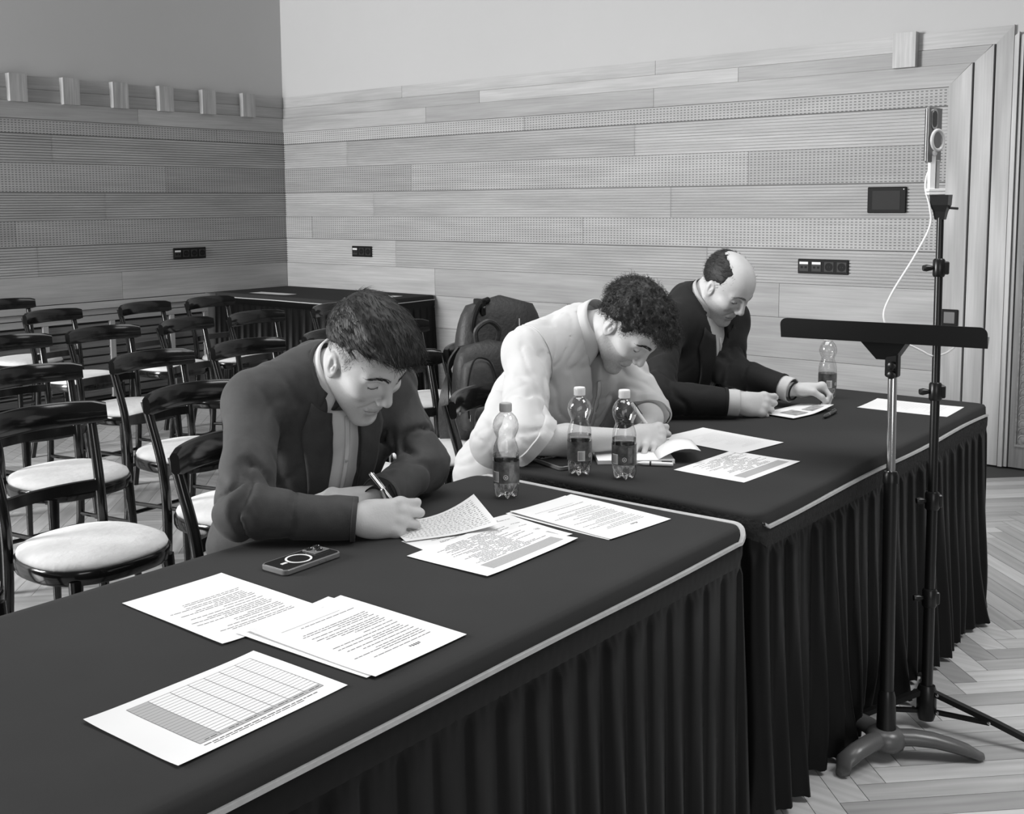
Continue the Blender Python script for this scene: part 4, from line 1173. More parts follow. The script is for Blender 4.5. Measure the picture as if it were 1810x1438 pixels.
class Head:
    """head frame: origin between the ears, F forward (nose), L to the person's left, U to the crown"""
    def __init__(s, o, yaw, pitch, roll=0, sc=1.0):
        yaw, pitch, roll = (math.radians(q) for q in (yaw, pitch, roll))
        F = V3(math.cos(yaw)*math.cos(pitch), math.sin(yaw)*math.cos(pitch), -math.sin(pitch))
        L0 = V3(-math.sin(yaw), math.cos(yaw), 0); U0 = np.cross(F, L0)
        s.F = F; s.L = math.cos(roll)*L0+math.sin(roll)*U0; s.U = -math.sin(roll)*L0+math.cos(roll)*U0
        s.o = V3(o); s.sc = sc; s.A = np.stack([s.F, s.L, s.U])
    def loc(s, P): return ((P-s.o.astype(P.dtype)) @ (s.A.T/s.sc).astype(P.dtype))
    def w(s, f, l, u): return s.o+(s.F*f+s.L*l+s.U*u)*s.sc
    def face(s, P, jaw=1.0, nose=1.0, brow=1.0, lip=1.0, heavy=0.0):
        q = s.loc(P); f, l, u = q[:, 0], np.abs(q[:, 1]), q[:, 2]
        Q = np.stack([f, l, u], 1)
        E = lambda c, r, A=None: f_ell(c, r, A)[0](Q)
        C = lambda a, b, ra, rb: f_cap(a, b, ra, rb)[0](Q)
        d = E((-.014, 0, .046), (.096, .0755, .086))
        d = smin(d, E((.026, 0, .030), (.070, .064, .080)), .03)
        d = smin(d, E((.030, 0, -.035), (.060, .059+heavy*.006, .070)), .03)
        d = smin(d, C((-.004, .054+heavy*.006, -.042), (.066, .020, -.098), .017, .014), .025)
        d = smin(d, E((.076, 0, -.101), (.019, .024, .016)), .022)
        d = smin(d, E((.060, .0, -.058), (.031, .030, .032)), .02)
        d = smin(d, E((.056, .046, -.014), (.027, .020, .020)), .02)
        if heavy: d = smin(d, E((.045, .0, -.10), (.03, .04, .022)), .025)
        d = smin(d, C((.089, .006, .034), (.070, .047, .030), .0095*brow, .008), .014)
        d = smax(d, -E((.096, .033, .014), (.017, .019, .0125)), .014)
        d = smin(d, E((.0745, .0325, .013), (.0128, .0145, .0118)), .003)         # lidded eye
        d = smax(d, -C((.0885, .024, .0075), (.0850, .042, .0078), .0009, .0009), .002)  # lash line
        d = smin(d, C((.092, 0, .026), (.112*nose, 0, -.014), .0075, .0100), .010)
        d = smin(d, E((.113*nose, 0, -.021), (.0112, .0105, .0098)), .008)
        d = smin(d, E((.100, .0118, -.0265), (.0100, .0068, .0072)), .006)
        d = smax(d, -E((.105, .0075, -.034), (.006, .0038, .004)), .003)
        d = smin(d, E((.0865, 0, -.0575), (.0100, .0225*lip, .0058)), .006)
        d = smin(d, E((.0845, 0, -.0710), (.0100, .0190*lip, .0068)), .006)
        d = smax(d, -C((.0985, 0, -.0640), (.0810, .0245*lip, -.0650), .0016, .0010), .003)
        d = smax(d, -C((.094, .0135, -.034), (.080, .031, -.060), .0008, .0008), .010)    # nasolabial fold
        d = smax(d, -E((.098, 0, -.0865), (.010, .018, .006)), .012)
        # ear
        a = math.radians(14); Ae = np.array(((math.cos(a), 0, math.sin(a)), (0, 1, 0), (-math.sin(a), 0, math.cos(a))))
        er = E((-.010, .0765, -.004), (.0185, .0075, .0315), Ae)
        er = smax(er, -E((-.003, .0850, -.001), (.0120, .0085, .0205), Ae), .003)
        er = smin(er, E((-.014, .0800, .002), (.004, .0045, .017), Ae), .003)
        er = smin(er, E((-.001, .0790, -.005), (.0035, .004, .008)), .003)
        d = smin(d, er, .006)
        return d*s.sc
    def prim(s, **kw): return (lambda P: s.face(P, **kw)), s.w(0, 0, .01), .155*s.sc
    def tone(s, P, brow=.32, beard=0.0, scalp=0.0, hairline=None):
        q = s.loc(P); f, l, u = q[:, 0], np.abs(q[:, 1]), q[:, 2]; t = np.ones(len(P))
        near = (np.linalg.norm(q, axis=1) < .17)
        nz = vnoise(P, 900)
        bl = np.interp(l, (.010, .022, .036, .050), (.036, .040, .0405, .033))
        on = (np.abs(u-bl) < .0045+.0012*nz) & (l > .009) & (l < .052) & (f > .05)
        t = np.where(on & near, brow, t)
        lash = (np.abs(u-.0068) < .0018) & (l > .021) & (l < .045) & (f > .06)
        t = np.where(lash & near, .30, t)
        lips = (((np.abs(u+.0578) < .0052) | (np.abs(u+.0705) < .0058)) & (l < .0215-.0*l) & (f > .080))
        t = np.where(lips & near, .78, t)
        t = np.where((np.abs(u+.0642) < .0012) & (l < .024) & (f > .075) & near, .45, t)
        if beard:
            b = (u < -.030) & (f > -.005) & near & ~lips & (u > -.14)
            b |= (np.abs(u+.047) < .008) & (l < .03) & (f > .08) & near
            t = np.where(b, t*(1-beard*(.75+.5*np.clip(vnoise(P, 700), -1, 1))), t)
        if scalp and hairline is not None:
            um = hairline(f, l); k = np.clip((u-um)/.035+.5, 0, 1)
            t = np.where(near, t*(1-scalp*k*(.8+.3*np.clip(nz, -1, 1))), t)
        return t

def hand_prims(S, wrist, x, z, right=True, curl=((40, 45, 20),)*4, spread=(8, 2, -4, -10), thumb=None, sc=1.0, wr=.026):
    """x: wrist->fingers, z: back of hand. Adds palm, four fingers and thumb to S; returns key points"""
    x = nrm(x); z = nrm(V3(z)-x*np.dot(V3(z), x)); y = np.cross(z, x)*(1 if right else -1)
    o = V3(wrist)
    def W(a, b, c): return o+(x*a+y*b+z*c)*sc
    pts = {}
    mc = [(.090, .027, .004), (.092, .0085, .006), (.086, -.011, .005), (.077, -.029, .001)]
    for i, (a, b, c) in enumerate(mc):
        S.u(f_cap(W(.008, b*.55, 0), W(a, b, c-.004), .0165*sc, .0125*sc), .016)
    S.u(f_ell(W(.045, 0, -.006), (.048*sc, .036*sc, .0165*sc), np.stack([x, y, z])), .015)
    S.u(f_ell(W(.032, .022, -.012), (.030*sc, .016*sc, .016*sc), np.stack([x, y, z])), .012)   # thumb pad
    S.u(f_ell(W(.034, -.024, -.010), (.034*sc, .014*sc, .015*sc), np.stack([x, y, z])), .012)
    ln = [(.043, .026, .021), (.047, .029, .022), (.043, .027, .021), (.034, .021, .019)]
    for i in range(4):
        p = W(*mc[i]); ang = 0.0; sp = math.radians(spread[i]); c3 = curl[min(i, len(curl)-1)]
        dirx = x*math.cos(sp)+y*math.sin(sp)
        rads = (.0098, .0088, .0080, .0066) if i < 3 else (.0086, .0077, .0070, .0060)
        S.u(f_ell(p, (.0120*sc,)*3), .010)
        ch = [p]
        for j in range(3):
            ang += math.radians(c3[j]); d = dirx*math.cos(ang)-z*math.sin(ang)
            q = p+d*ln[i][j]*sc
            S.u(f_cap(p, q, rads[j]*sc, rads[j+1]*sc), .004 if j else .010)
            p = q; ch.append(p)
        pts[i] = ch
    T = thumb or ((.020, .026, -.010), (.050, .047, -.020), (.078, .054, -.030), (.100, .052, -.036))
    tr = (.0150, .0118, .0102, .0078); ch = [W(*q) for q in T]
    for j in range(3): S.u(f_cap(ch[j], ch[j+1], tr[j]*sc, tr[j+1]*sc), .010 if j == 0 else .005)
    pts['thumb'] = ch; pts['W'] = W; pts['axes'] = (x, y, z)
    return pts

def nails(pts, z, parent, person_mat):
    """finger nails as small shells on the last phalanx"""
    for i in (0, 1, 2, 3, 'thumb'):
        a, b = V3(pts[i][-2]), V3(pts[i][-1]); d = nrm(b-a); n = nrm(z-d*np.dot(z, d)); s = np.cross(d, n)
        r = .0066 if i != 'thumb' else .0080
        vs_ = []
        for q in range(5):
            t = q/4
            for k in range(5):
                th = (k-2)/2*.85
                p = b+d*(-.006+.0105*t)*1.0+n*(r*math.cos(th)*(1.06-.10*t))+s*(r*math.sin(th)*.92)
                vs_.append(p)
        m = MB().add([tuple(p) for p in vs_], [(q*5+k, q*5+k+1, q*5+k+6, q*5+k+5) for q in range(4) for k in range(4)])
        o = m.build('fingernail', M_nail, parent, smooth=True); md = o.modifiers.new('t', 'SOLIDIFY'); md.thickness = .0006; md.offset = 1
M_nail = mat('fingernail', 0.55, rough=.3)

def strands(name, parent, V, Nn, flow, n, length, rad, seed, m, curl=0.0, lift=.15, seg=5, mask=None, rough=.28):
    """short hair strands as thin tubes rooted on the hair surface"""
    rd = np.random.RandomState(seed)
    idx = np.arange(len(V)) if mask is None else np.nonzero(mask)[0]
    pick = rd.choice(idx, min(n, len(idx)), replace=False)
    P = V[pick]; N_ = Nn[pick]; F = flow(P); F = F-N_*(F*N_).sum(1)[:, None]
    F = F+rd.normal(0, rough, F.shape); F = F-N_*(F*N_).sum(1)[:, None]
    F /= np.maximum(np.linalg.norm(F, axis=1), 1e-6)[:, None]; B_ = np.cross(N_, F)
    Ln = length*(.6+.8*rd.rand(len(P))); ph = rd.rand(len(P))*6.28; rr_ = rad*(.7+.6*rd.rand(len(P)))
    rings = []
    for k in range(seg+1):
        t = k/seg
        c = P+F*(Ln*t)[:, None]+N_*(Ln*lift*math.sin(t*PI*.8)-.0012)[:, None]
        if curl:
            a = ph+t*7.5; c = c+B_*(curl*np.sin(a)*t**.5)[:, None]+N_*(curl*(1-np.cos(a))*.6*t**.5)[:, None]-F*(Ln*t*.35)[:, None]
        r = rr_*(1-.8*t)
        rings.append([c+(N_*math.cos(q)+B_*math.sin(q))*r[:, None] for q in (0, 2.094, 4.189)])
    n_ = len(P); A = np.stack([np.stack(r, 1) for r in rings], 1)       # n, seg+1, 3, 3
    Vv = A.reshape(-1, 3); base = np.arange(n_)*(seg+1)*3; Q = []
    for k in range(seg):
        for q in range(3):
            a = k*3+q; b_ = k*3+(q+1) % 3
            Q.append(np.stack([base+a, base+b_, base+b_+3, base+a+3], 1))
    me = np_mesh(name, Vv, np.concatenate(Q), m)
    o = obj(name, me, parent); tag(o, kind='stuff'); return o

def march(fn, start, d, maxd=.5, off=0.0, n=45):
    """sphere-trace points onto fn=0 along d"""
    P = start.copy(); t = np.zeros(len(P))
    for _ in range(n):
        s_ = fn(P)-off; t += s_*.8; P = start+d*t[:, None]
    return P

M_brow = mat('brow_hair', 0.03, rough=.6)
M_lash = mat('lash_line', 0.035, rough=.6)
M_lipl = mat('mouth_line', 0.10, rough=.6)
def face_details(H, body, brow_n=70, brow_h=.0042, grey=None, seed=1, **kw):
    """eyebrow hairs, lash lines, lid creases and the mouth line, laid on the face surface"""
    fn = lambda P: H.face(P, **kw)
    rd = random.Random(seed); jobs = []; pts = []; offs = []
    def on(q, off, use):
        jobs.append((len(pts), len(q), use)); pts.extend(q); offs.extend([off]*len(q))
    for sg in (-1, 1):
        mb = MB(); n_ = [0]
        def hair_(P, mb=mb): mb.tube([tuple(q) for q in P], [.00062, .0006, .0002], 3)
        for k in range(brow_n):
            t = (k+rd.random())/brow_n; l = .010+.042*t
            u = float(np.interp(l, (.010, .022, .036, .052), (.0345, .0390, .0400, .0320)))+rd.uniform(-1, 1)*brow_h*(1-.55*t)
            L_ = rd.uniform(.006, .010); dl, du = L_*.92, L_*(.35-.75*t)
            on([(sg*l, u), (sg*(l+dl*.5), u+du*.5), (sg*(l+dl), u+du)], .0004, hair_)
        jobs.append((0, 0, lambda P, mb=mb: tag(mb.build('eyebrow', grey or M_brow, body), kind='stuff')))
        on([(sg*q, w) for q, w in ((.0205, .0080), (.026, .0052), (.0325, .0042), (.039, .0052), (.0455, .0085))], .0002,
           lambda P: MB().tube([tuple(q) for q in bez(P, 4)], .0011, 6).build('eyelash_line', M_lash, body, smooth=True))
        on([(sg*q, w) for q, w in ((.021, .0205), (.027, .0235), (.0335, .0245), (.041, .0225), (.047, .0170))], -.0002,
           lambda P: MB().tube([tuple(q) for q in bez(P, 4)], .0007, 6).build('eyelid_crease', M_lipl, body, smooth=True))
    on([(q, -.0642-.0010*abs(q)/.02) for q in (-.023, -.015, -.007, 0, .007, .015, .023)], -.0002,
       lambda P: MB().tube([tuple(q) for q in bez(P, 4)], .0008, 6).build('mouth_line', M_lipl, body, smooth=True))
    st = np.array([H.w(.17, l, u) for l, u in pts])
    R = march(fn, st, np.tile(-H.F, (len(st), 1)), off=np.array(offs), n=28)
    for i, k, use in jobs: use(R[i:i+k])
class Torso:
    def __init__(s, pelvis, shR, shL, c7):
        s.pel = V3(pelvis); s.R = V3(shR); s.Lf = V3(shL); s.c7 = V3(c7)
        s.mid = (s.R+s.Lf)/2; s.L = nrm(s.Lf-s.R); up = nrm(s.mid-s.pel)
        s.U = nrm(up-s.L*np.dot(up, s.L)); s.F = np.cross(s.L, s.U); s.o = s.mid; s.A = np.stack([s.F, s.L, s.U])
    def w(s, f, l, u): return s.o+s.F*f+s.L*l+s.U*u
    def loc(s, P): return (P-s.o.astype(P.dtype)) @ s.A.T.astype(P.dtype)

def torso_sdf(T, grow, arms, k=.05, wid=1.0, deep=1.0):
    S = SDF(); Hh = np.linalg.norm(T.mid-T.pel)
    A = T.A
    S.u(f_ell(T.pel+V3(0, 0, .02), (.125*deep+grow, .175*wid+grow, .14), A), k)
    S.u(f_ell(T.w(.012, 0, -Hh*.62), (.118*deep+grow, .160*wid+grow, .17), A), .08)
    S.u(f_ell(T.w(.022, 0, -.135), (.118*deep+grow, .172*wid+grow, .165), A), .08)
    S.u(f_ell(T.w(-.01, 0, -.02), (.085+grow, .150*wid+grow, .085), A), .06)
    S.u(f_cap(T.R+T.L*.02, T.Lf-T.L*.02, .058+grow, .058+grow), .06)
    S.u(f_cap(T.w(-.015, -.115, .020), T.c7-T.U*.012, .052+grow, .064+grow), .05)
    S.u(f_cap(T.w(-.015, .115, .020), T.c7-T.U*.012, .052+grow, .064+grow), .05)
    add_arms(S, arms)
    return S
def add_arms(S, arms):
    for sh, el, wr_, r0, r1, r2, r3 in arms:
        S.u(f_ell(sh, (r0*1.06,)*3), .045)
        S.u(f_cap(sh, el, r0, r1), .03)
        S.u(f_cap(el, wr_, r2, r3), .028)
def folds(T, amp, seed=0, sc=1.0):
    """cloth: broad soft undulation plus narrow crease lines"""
    def fn(P):
        q = T.loc(P)+seed*7.3
        w = vnoise(q, 9*sc)*.35
        a = vnoise(np.stack([q[:, 0]+q[:, 2]*.8, q[:, 1]+q[:, 2]*.55+w*.1, q[:, 2]-q[:, 1]*.3], 1), (7*sc, 17*sc, 6*sc))
        b = vnoise(np.stack([q[:, 0]-q[:, 2]*.5, q[:, 1]-q[:, 2]*.75, q[:, 2]+q[:, 1]*.5+w*.1], 1)+5.7, (8*sc, 22*sc, 7*sc))
        n2 = vnoise(q+3.1, (20*sc, 18*sc, 24*sc))
        return amp*(np.exp(-(a/.13)**2)*.9+np.exp(-(b/.10)**2)*.6+n2*.22-.35)
    return fn
def arm_folds(a, b, amp, lo, hi, freq, seed=0.0, slant=(1, .3, .4)):
    """compression folds around a limb between parameters lo..hi of segment a-b"""
    a = V3(a); b = V3(b); ab = b-a; L_ = np.linalg.norm(ab); ax_ = ab/L_
    def fn(P):
        q = P-a; t = (q @ ax_)/L_; r = np.linalg.norm(q-np.outer(q @ ax_, ax_), axis=1)
        m = np.clip((t-lo)/.12, 0, 1)*np.clip((hi-t)/.12, 0, 1)*np.clip((.13-r)/.04, 0, 1)
        ph = t*freq+(q @ V3(slant))*18+1.8*vnoise(P+seed, 12)
        n = vnoise(P+seed*3.3, 16)*1.4
        return amp*m*(np.exp(-((np.sin(ph*.5+n))/.28)**2)*1.5-.45)
    return fn
def biggest(V, Q):
    """keep the largest connected piece"""
    lab = np.arange(len(V))
    for _ in range(200):
        old = lab.copy(); mn = lab[Q].min(1)
        for a in range(4): np.minimum.at(lab, Q[:, a], mn)
        lab = lab[lab]; lab = lab[lab]
        if (lab == old).all(): break
    u, c = np.unique(lab, return_counts=True)
    keep = lab == u[c.argmax()]
    idx = np.cumsum(keep)-1
    return V[keep], idx[Q[keep[Q[:, 0]]]]
def build_cloth(name, S, h, m, parent, it=1):
    V, Q = S.mesh(h); V, Q = biggest(V, Q); V = relax(V, Q, it, .4)
    return obj(name, np_mesh(name, V, Q, m), parent)

def ring_on(fn, c, d, n=36, off=0.0, maxr=.14):
    """points where rays from c, in the plane normal to d, leave the solid"""
    d = nrm(d); u = nrm(np.cross(d, V3(.3, .2, .93))); w = np.cross(u, d)
    D = np.array([u*math.cos(2*PI*k/n)+w*math.sin(2*PI*k/n) for k in range(n)]); t = np.zeros(n)+.01
    for _ in range(40): t = np.clip(t-(fn(V3(c)+D*t[:, None])-off)*.7, .005, maxr)
    return V3(c)+D*t[:, None], t
def surf_patch(name, parent, fn, T, grid, off, m, thick=.004, mirror=False):
    """grid: rows of torso-local (l, u) points, dropped along -F onto fn = off"""
    R = len(grid); C = len(grid[0])
    st = np.array([T.w(.32, l, u) for row in grid for l, u in row])
    P = march(fn, st, np.tile(-T.F, (len(st), 1)), off=off)
    b = MB().add([tuple(p) for p in P], [(i*C+j, i*C+j+1, (i+1)*C+j+1, (i+1)*C+j) for i in range(R-1) for j in range(C-1)])
    o = b.build(name, m, parent, smooth=True, angle=180)
    md = o.modifiers.new('t', 'SOLIDIFY'); md.thickness = thick; md.offset = 0
    return o

def neck_band(name, parent, c0, axis, fwd, r0, r1, h0, h1, a0, a1, m, n=40, rows=5, thick=.0025, tip=0.0, ell=(1.0, 1.0), tilt=0.0, flare=0.0):
    """band around the neck from angle a0 to a1 (0 = front); top radius r0 at height h0, bottom r1 at h1; tip lengthens the front points"""
    axis = nrm(axis); fwd = nrm(fwd-axis*np.dot(fwd, axis)); side = np.cross(axis, fwd); vs_ = []
    for i in range(n+1):
        a = math.radians(a0+(a1-a0)*i/n); e = abs(2*i/n-1)
        for j in range(rows+1):
            t = j/rows; r = r0+(r1-r0)*t+flare*math.sin(t*PI)
            hh = h0+(h1-tip*e**6-h0)*t+tilt*math.cos(a)
            vs_.append(V3(c0)+axis*hh+(fwd*math.cos(a)*ell[0]+side*math.sin(a)*ell[1])*r)
    b = MB().add([tuple(p) for p in vs_], [(i*(rows+1)+j, (i+1)*(rows+1)+j, (i+1)*(rows+1)+j+1, i*(rows+1)+j+1) for i in range(n) for j in range(rows)])
    o = b.build(name, m, parent, smooth=True, angle=180)
    md = o.modifiers.new('t', 'SOLIDIFY'); md.thickness = thick; md.offset = 0
    return o
def legs(parent, pel, knees, feet, r=.082):
    S = SDF(); pel = V3(pel)
    S.u(f_ell(pel, (.14, .185, .12)), .03)
    for (kx, ky, kz), (fx, fy) in zip(knees, feet):
        s = 1 if ky > pel[1] else -1
        S.u(f_cap(pel+V3(.02, s*.09, -.02), (kx, ky, kz), .088, .066), .04); S.u(f_cap((kx, ky, kz), (fx, fy, .10), .063, .052), .03)
    build_cloth('trousers', S, .011, M_trou, parent)
    for fx, fy in feet:
        S = SDF(); S.u(f_cap((fx-.03, fy, .045), (fx+.17, fy, .035), .042, .038), .02); S.u(f_cap((fx, fy, .06), (fx, fy, .11), .045, .045), .02)
        S.clip(lambda P: .004-P[:, 2], .004)
        build_cloth('shoe', S, .008, M_shoe, parent)
def cuff(name, parent, a, d, r0, r1, L_, m, thick=.003, n=28, sq=(1, 1)):
    d = nrm(d); u = nrm(np.cross(d, V3(0, 0, 1))); w = np.cross(u, d); vs_ = []
    rows = ((0, r0), (.25, r0+(r1-r0)*.3), (.9, r1), (1.0, r1*.985))
    for t, r in rows:
        for k in range(n):
            q = 2*PI*k/n; vs_.append(tuple(V3(a)+d*L_*t+(u*math.cos(q)*sq[0]+w*math.sin(q)*sq[1])*r))
    b = MB().add(vs_, [(i*n+k, i*n+(k+1) % n, (i+1)*n+(k+1) % n, (i+1)*n+k) for i in range(len(rows)-1) for k in range(n)])
    o = b.build(name, m, parent, smooth=True, angle=180); md = o.modifiers.new('t', 'SOLIDIFY'); md.thickness = thick; md.offset = 0
    return o
def hair_mesh(parent, H, vol, hairline, m, h=.0032, disp=None, name='hair', k=.006):
    """vol: list of (prim in head space); clipped by hairline(f, l) = lowest u"""
    S = SDF()
    for c, r, kk in vol:
        S.u(f_ell(H.w(*c), tuple(q*H.sc for q in r), H.A), kk)
    def cl(P):
        q = H.loc(P); return (hairline(q[:, 0], np.abs(q[:, 1]))-q[:, 2])*.75*H.sc
    S.clip(cl, k)
    if disp: S.disp(disp)
    V, Q = S.mesh(h); V = relax(V, Q, 1, .3)
    o = obj(name, np_mesh(name, V, Q, m), parent)
    return o, V, grad(lambda P: S.ev(P), V)


def suit_top(root, T, nc, ax, arms, jm, shm, fold=.0042, open_w=.050, seed=1, h=.0062, lap=.066, shift=0.0, cut=(.006, .006), btn=(-.10, -.19, -.28), wid=1.0, deep=1.0, lap_top=.02):
    """open jacket over a shirt: jacket, lapels, collars, buttons"""
    SS = torso_sdf(T, -.008, [], wid=wid, deep=deep); SS.disp(folds(T, .0025, seed+1))
    SS.sub(f_cap(nc-ax*.05, nc+ax*.16, .062, .095), .01)
    build_cloth('shirt', SS, .008, shm, root)
    neck_band('shirt_collar', root, nc, ax, T.F, .061, .074, .046, .000, 22, 338, shm, tip=.046, ell=(1.06, .98), tilt=-.026, thick=.004)
    JS = torso_sdf(T, .010, [], wid=wid, deep=deep)
    def edge(u): return np.interp(u, (-.50, -.30, -.10, .0, .06, .12), (open_w*.95, open_w*.95, open_w*.9, open_w*.85, open_w*.9, .06))
    def opening(P):
        q = T.loc(P); return np.where(q[:, 0] > -.01, edge(q[:, 2])-np.abs(q[:, 1]-shift), -.05)
    JS.clip(opening, .006)
    JS.sub(f_cap(nc-ax*.03, nc+ax*.16, .056, .072), .01)
    add_arms(JS, arms)
    for q, (sh, el, wr_, r0, r1, r2, r3) in enumerate(arms):
        JS.disp(arm_folds(sh, el, fold*1.5, .45, 1.15, 13, q*3.1)); JS.disp(arm_folds(el, wr_, fold*1.3, -.25, .55, 12, 2.0+q))
    JS.disp(folds(T, fold*.9, seed, .7))
    for (sh, el, wr_, r0, r1, r2, r3), cu in zip(arms, cut):
        d = nrm(V3(wr_)-V3(el)); e_ = V3(wr_)+d*cu
        JS.clip((lambda P, e_=e_, d=d: np.where(np.linalg.norm(P-e_, axis=1) < .12, (P-e_) @ d, -.1)), .004)
    jk = build_cloth('jacket', JS, h, jm, root)
    bare = torso_sdf(T, .010, [], wid=wid, deep=deep); bare.disp(folds(T, fold*.9, seed, .7)); fn = lambda P: bare.ev(P)
    for sgn in (-1, 1):
        grid = []
        for i in range(17):
            t = i/16; u = lap_top-.34*t; e = float(edge(u))
            wd = np.interp(t, (0, .14, .20, .30, 1), (lap*.72, lap*.98, lap*1.10, lap*.98, .012))
            grid.append([(sgn*(e-.005+wd*j/6)+shift, u+(.022*(j/6)**2 if t < .24 else .022*(j/6)**2*max(0, 1-(t-.24)*2))) for j in range(7)])
        surf_patch('lapel', jk, fn, T, grid, .006, jm, .004)
    neck_band('jacket_collar', jk, nc, ax, T.F, .067, .094, .028, -.040, 40, 320, jm, ell=(1.06, 1.06), tilt=-.030, thick=.006, flare=.003)
    for (sh, el, wr_, r0, r1, r2, r3), cu in zip(arms, cut):
        d = nrm(V3(wr_)-V3(el)); cuff('sleeve_hem', jk, V3(wr_)+d*(cu-.010), d, r3*1.0+.0005, r3*.99+.0005, .010, jm)
    sh_fn = lambda P: SS.ev(P)
    grid = [[(shift+.004+.013*j/3, .0-.40*i/20) for j in range(4)] for i in range(21)]
    surf_patch('button_placket', root, sh_fn, T, grid, .0025, shm, .002)
    for u in btn:
        p = march(sh_fn, np.array([T.w(.32, shift+.010, u)]), -T.F[None, :], off=.004)[0]
        b = MB().lathe([(.0052, 0), (.0052, .0015), (.004, .002), (0, .002)], 12, cap1=False); b.xf(Matrix.Translation(p) @ Vector(T.F).to_track_quat('Z', 'Y').to_matrix().to_4x4())
        b.build('shirt_button', M_btn, root, smooth=True)
    return jk
def finish(root):
    """children were modelled in world space: keep them there under the root"""
    bpy.context.view_layer.update()
    inv = Matrix.Translation(root.location).inverted()
    for c in root.children: c.matrix_parent_inverse = inv

# =================================================================== man in the dark suit, nearest the camera
def man_suit():
    root = thing('person', 'young man in dark suit jacket and open-necked shirt writing at the nearest table', 'person', (-2.19, 1.78, 0))
    H = Head((-1.852, 1.744, 1.092), -1, 38.5, 3, 1.05)
    T = Torso((-2.19, 1.76, .60), (-2.035, 1.580, .998), (-1.965, 1.930, 1.000), (-1.995, 1.745, 1.055))
    eR = V3(-1.865, 1.405, .812); wR = V3(-1.700, 1.566, .790); eL = V3(-1.835, 1.930, .812); wL = V3(-1.755, 1.700, .802)
    S = SDF(); S.u(H.prim(nose=.97), .02)
    S.u(f_cap(H.w(-.035, 0, -.045), T.c7+V3(.02, 0, -.01), .057, .060), .03)
    S.u(f_cap(T.c7, T.pel, .05, .05), .03); S.u(f_cap(T.R, T.Lf, .03, .03), .03)
    for sh, el, wr_ in ((T.R, eR, wR), (T.Lf, eL, wL)):
        S.u(f_cap(sh, el, .03, .03), .02); S.u(f_cap(el, wr_, .032, .0265), .02)
    hx = nrm(V3(.50, .86, -.06)); hz = V3(.70, -.52, .50)
    hr = hand_prims(S, wR+hx*.008, hx, hz, True, curl=((22, 80, 40), (24, 84, 45), (30, 84, 45), (40, 75, 40)), spread=(6, 1, -4, -9), sc=1.06,
                    thumb=((.022, .022, -.014), (.052, .034, -.034), (.080, .030, -.046), (.102, .018, -.050)))
    hlx = nrm(V3(-.62, -.78, -.05)); hlz = V3(.15, -.25, .95)
    hl = hand_prims(S, wL+hlx*.012, hlx, hlz, False, curl=((18, 25, 12),)*4, sc=1.04)
    V, Q = S.mesh(.0029); V = relax(V, Q, 1, .35)
    hairline = lambda f, l: np.interp(f, (-.12, -.085, -.05, -.02, .012, .022, .034, .045, .06, .10), (-.005, .008, .030, .046, .040, .034, .052, .068, .082, .092))
    tone = H.tone(V, brow=.7, beard=.10, scalp=.75, hairline=lambda f, l: hairline(f, l)-.018)
    body = obj('body', np_mesh('body', V, Q, M_skin, tone=tone), root)
    nails(hr, hz, body, None); nails(hl, hlz, body, None); face_details(H, body, seed=1, nose=.97)
    qb = H.loc(V); fade = (np.abs(qb[:, 1]) > .045) & (qb[:, 2] < hairline(qb[:, 0], 0)+.012) & (qb[:, 2] > hairline(qb[:, 0], 0)-.030) & (qb[:, 0] < .036) & (np.linalg.norm(qb, axis=1) < .14) & ~((np.abs(qb[:, 0]+.01) < .026) & (np.abs(qb[:, 2]) < .036))
    GN = np.zeros_like(V); GN[fade] = grad(lambda P: H.face(P, nose=.97), V[fade])
    strands('side_stubble', body, V, GN, lambda P: np.tile(-H.U*1.0-H.F*.2, (len(P), 1)), 2600, .006, .00042, 31, M_hair, lift=.2, mask=fade)
    def disp(P):
        q = H.loc(P); return .0016*vnoise(np.stack([q[:, 0]*.25+q[:, 1]*.25, q[:, 1]-q[:, 0]*.35, q[:, 2]*.5], 1), (260, 420, 260))+.0022*vnoise(q, (40, 90, 60))
    vol = [((-.018, 0, .054), (.102, .0785, .090), .02), ((.036, 0, .105), (.066, .066, .046), .03), ((.080, 0, .104), (.040, .056, .026), .02), ((-.01, 0, .122), (.075, .055, .030), .03)]
    ho, HV, HN = hair_mesh(root, H, vol, hairline, M_hair, disp=disp)
    fl = H.F*1.0-H.U*.25
    strands('hair_strands', ho, HV, HN, lambda P: np.tile(fl, (len(P), 1))+np.outer(H.loc(P)[:, 1]*4, H.L), 3000, .028, .0007, 3, M_hair, lift=.05, rough=.14, mask=(H.loc(HV)[:, 2] > .055))
    strands('short_side_hair', ho, HV, HN, lambda P: np.tile(-H.U+H.F*.2, (len(P), 1)), 1800, .009, .0005, 4, M_hair, lift=.12, mask=(H.loc(HV)[:, 2] <= .07))
    arms = ((T.R, eR, wR, .064, .052, .051, .046), (T.Lf, eL, wL, .064, .052, .050, .045))
    suit_top(root, T, T.c7+V3(.045, 0, -.012), nrm(V3(.62, 0, .78)), arms, M_jack, M_shirtl, seed=1, fold=.0055)
    legs(root, (-2.20, 1.77, .585), ((-1.74, 1.66, .53), (-1.74, 1.90, .53)), ((-1.72, 1.64), (-1.72, 1.92)))
    finish(root)
    wd = nrm(wL-eL); c = wL+wd*.022
    wt = tag(bpy.data.objects.new('wrist_watch', None), 'black wristwatch with rectangular face on the suited man\'s left wrist', 'watch'); COL.objects.link(wt)
    xax = nrm(np.cross(V3(.9, .1, .45), wd)); zax = np.cross(wd, xax)
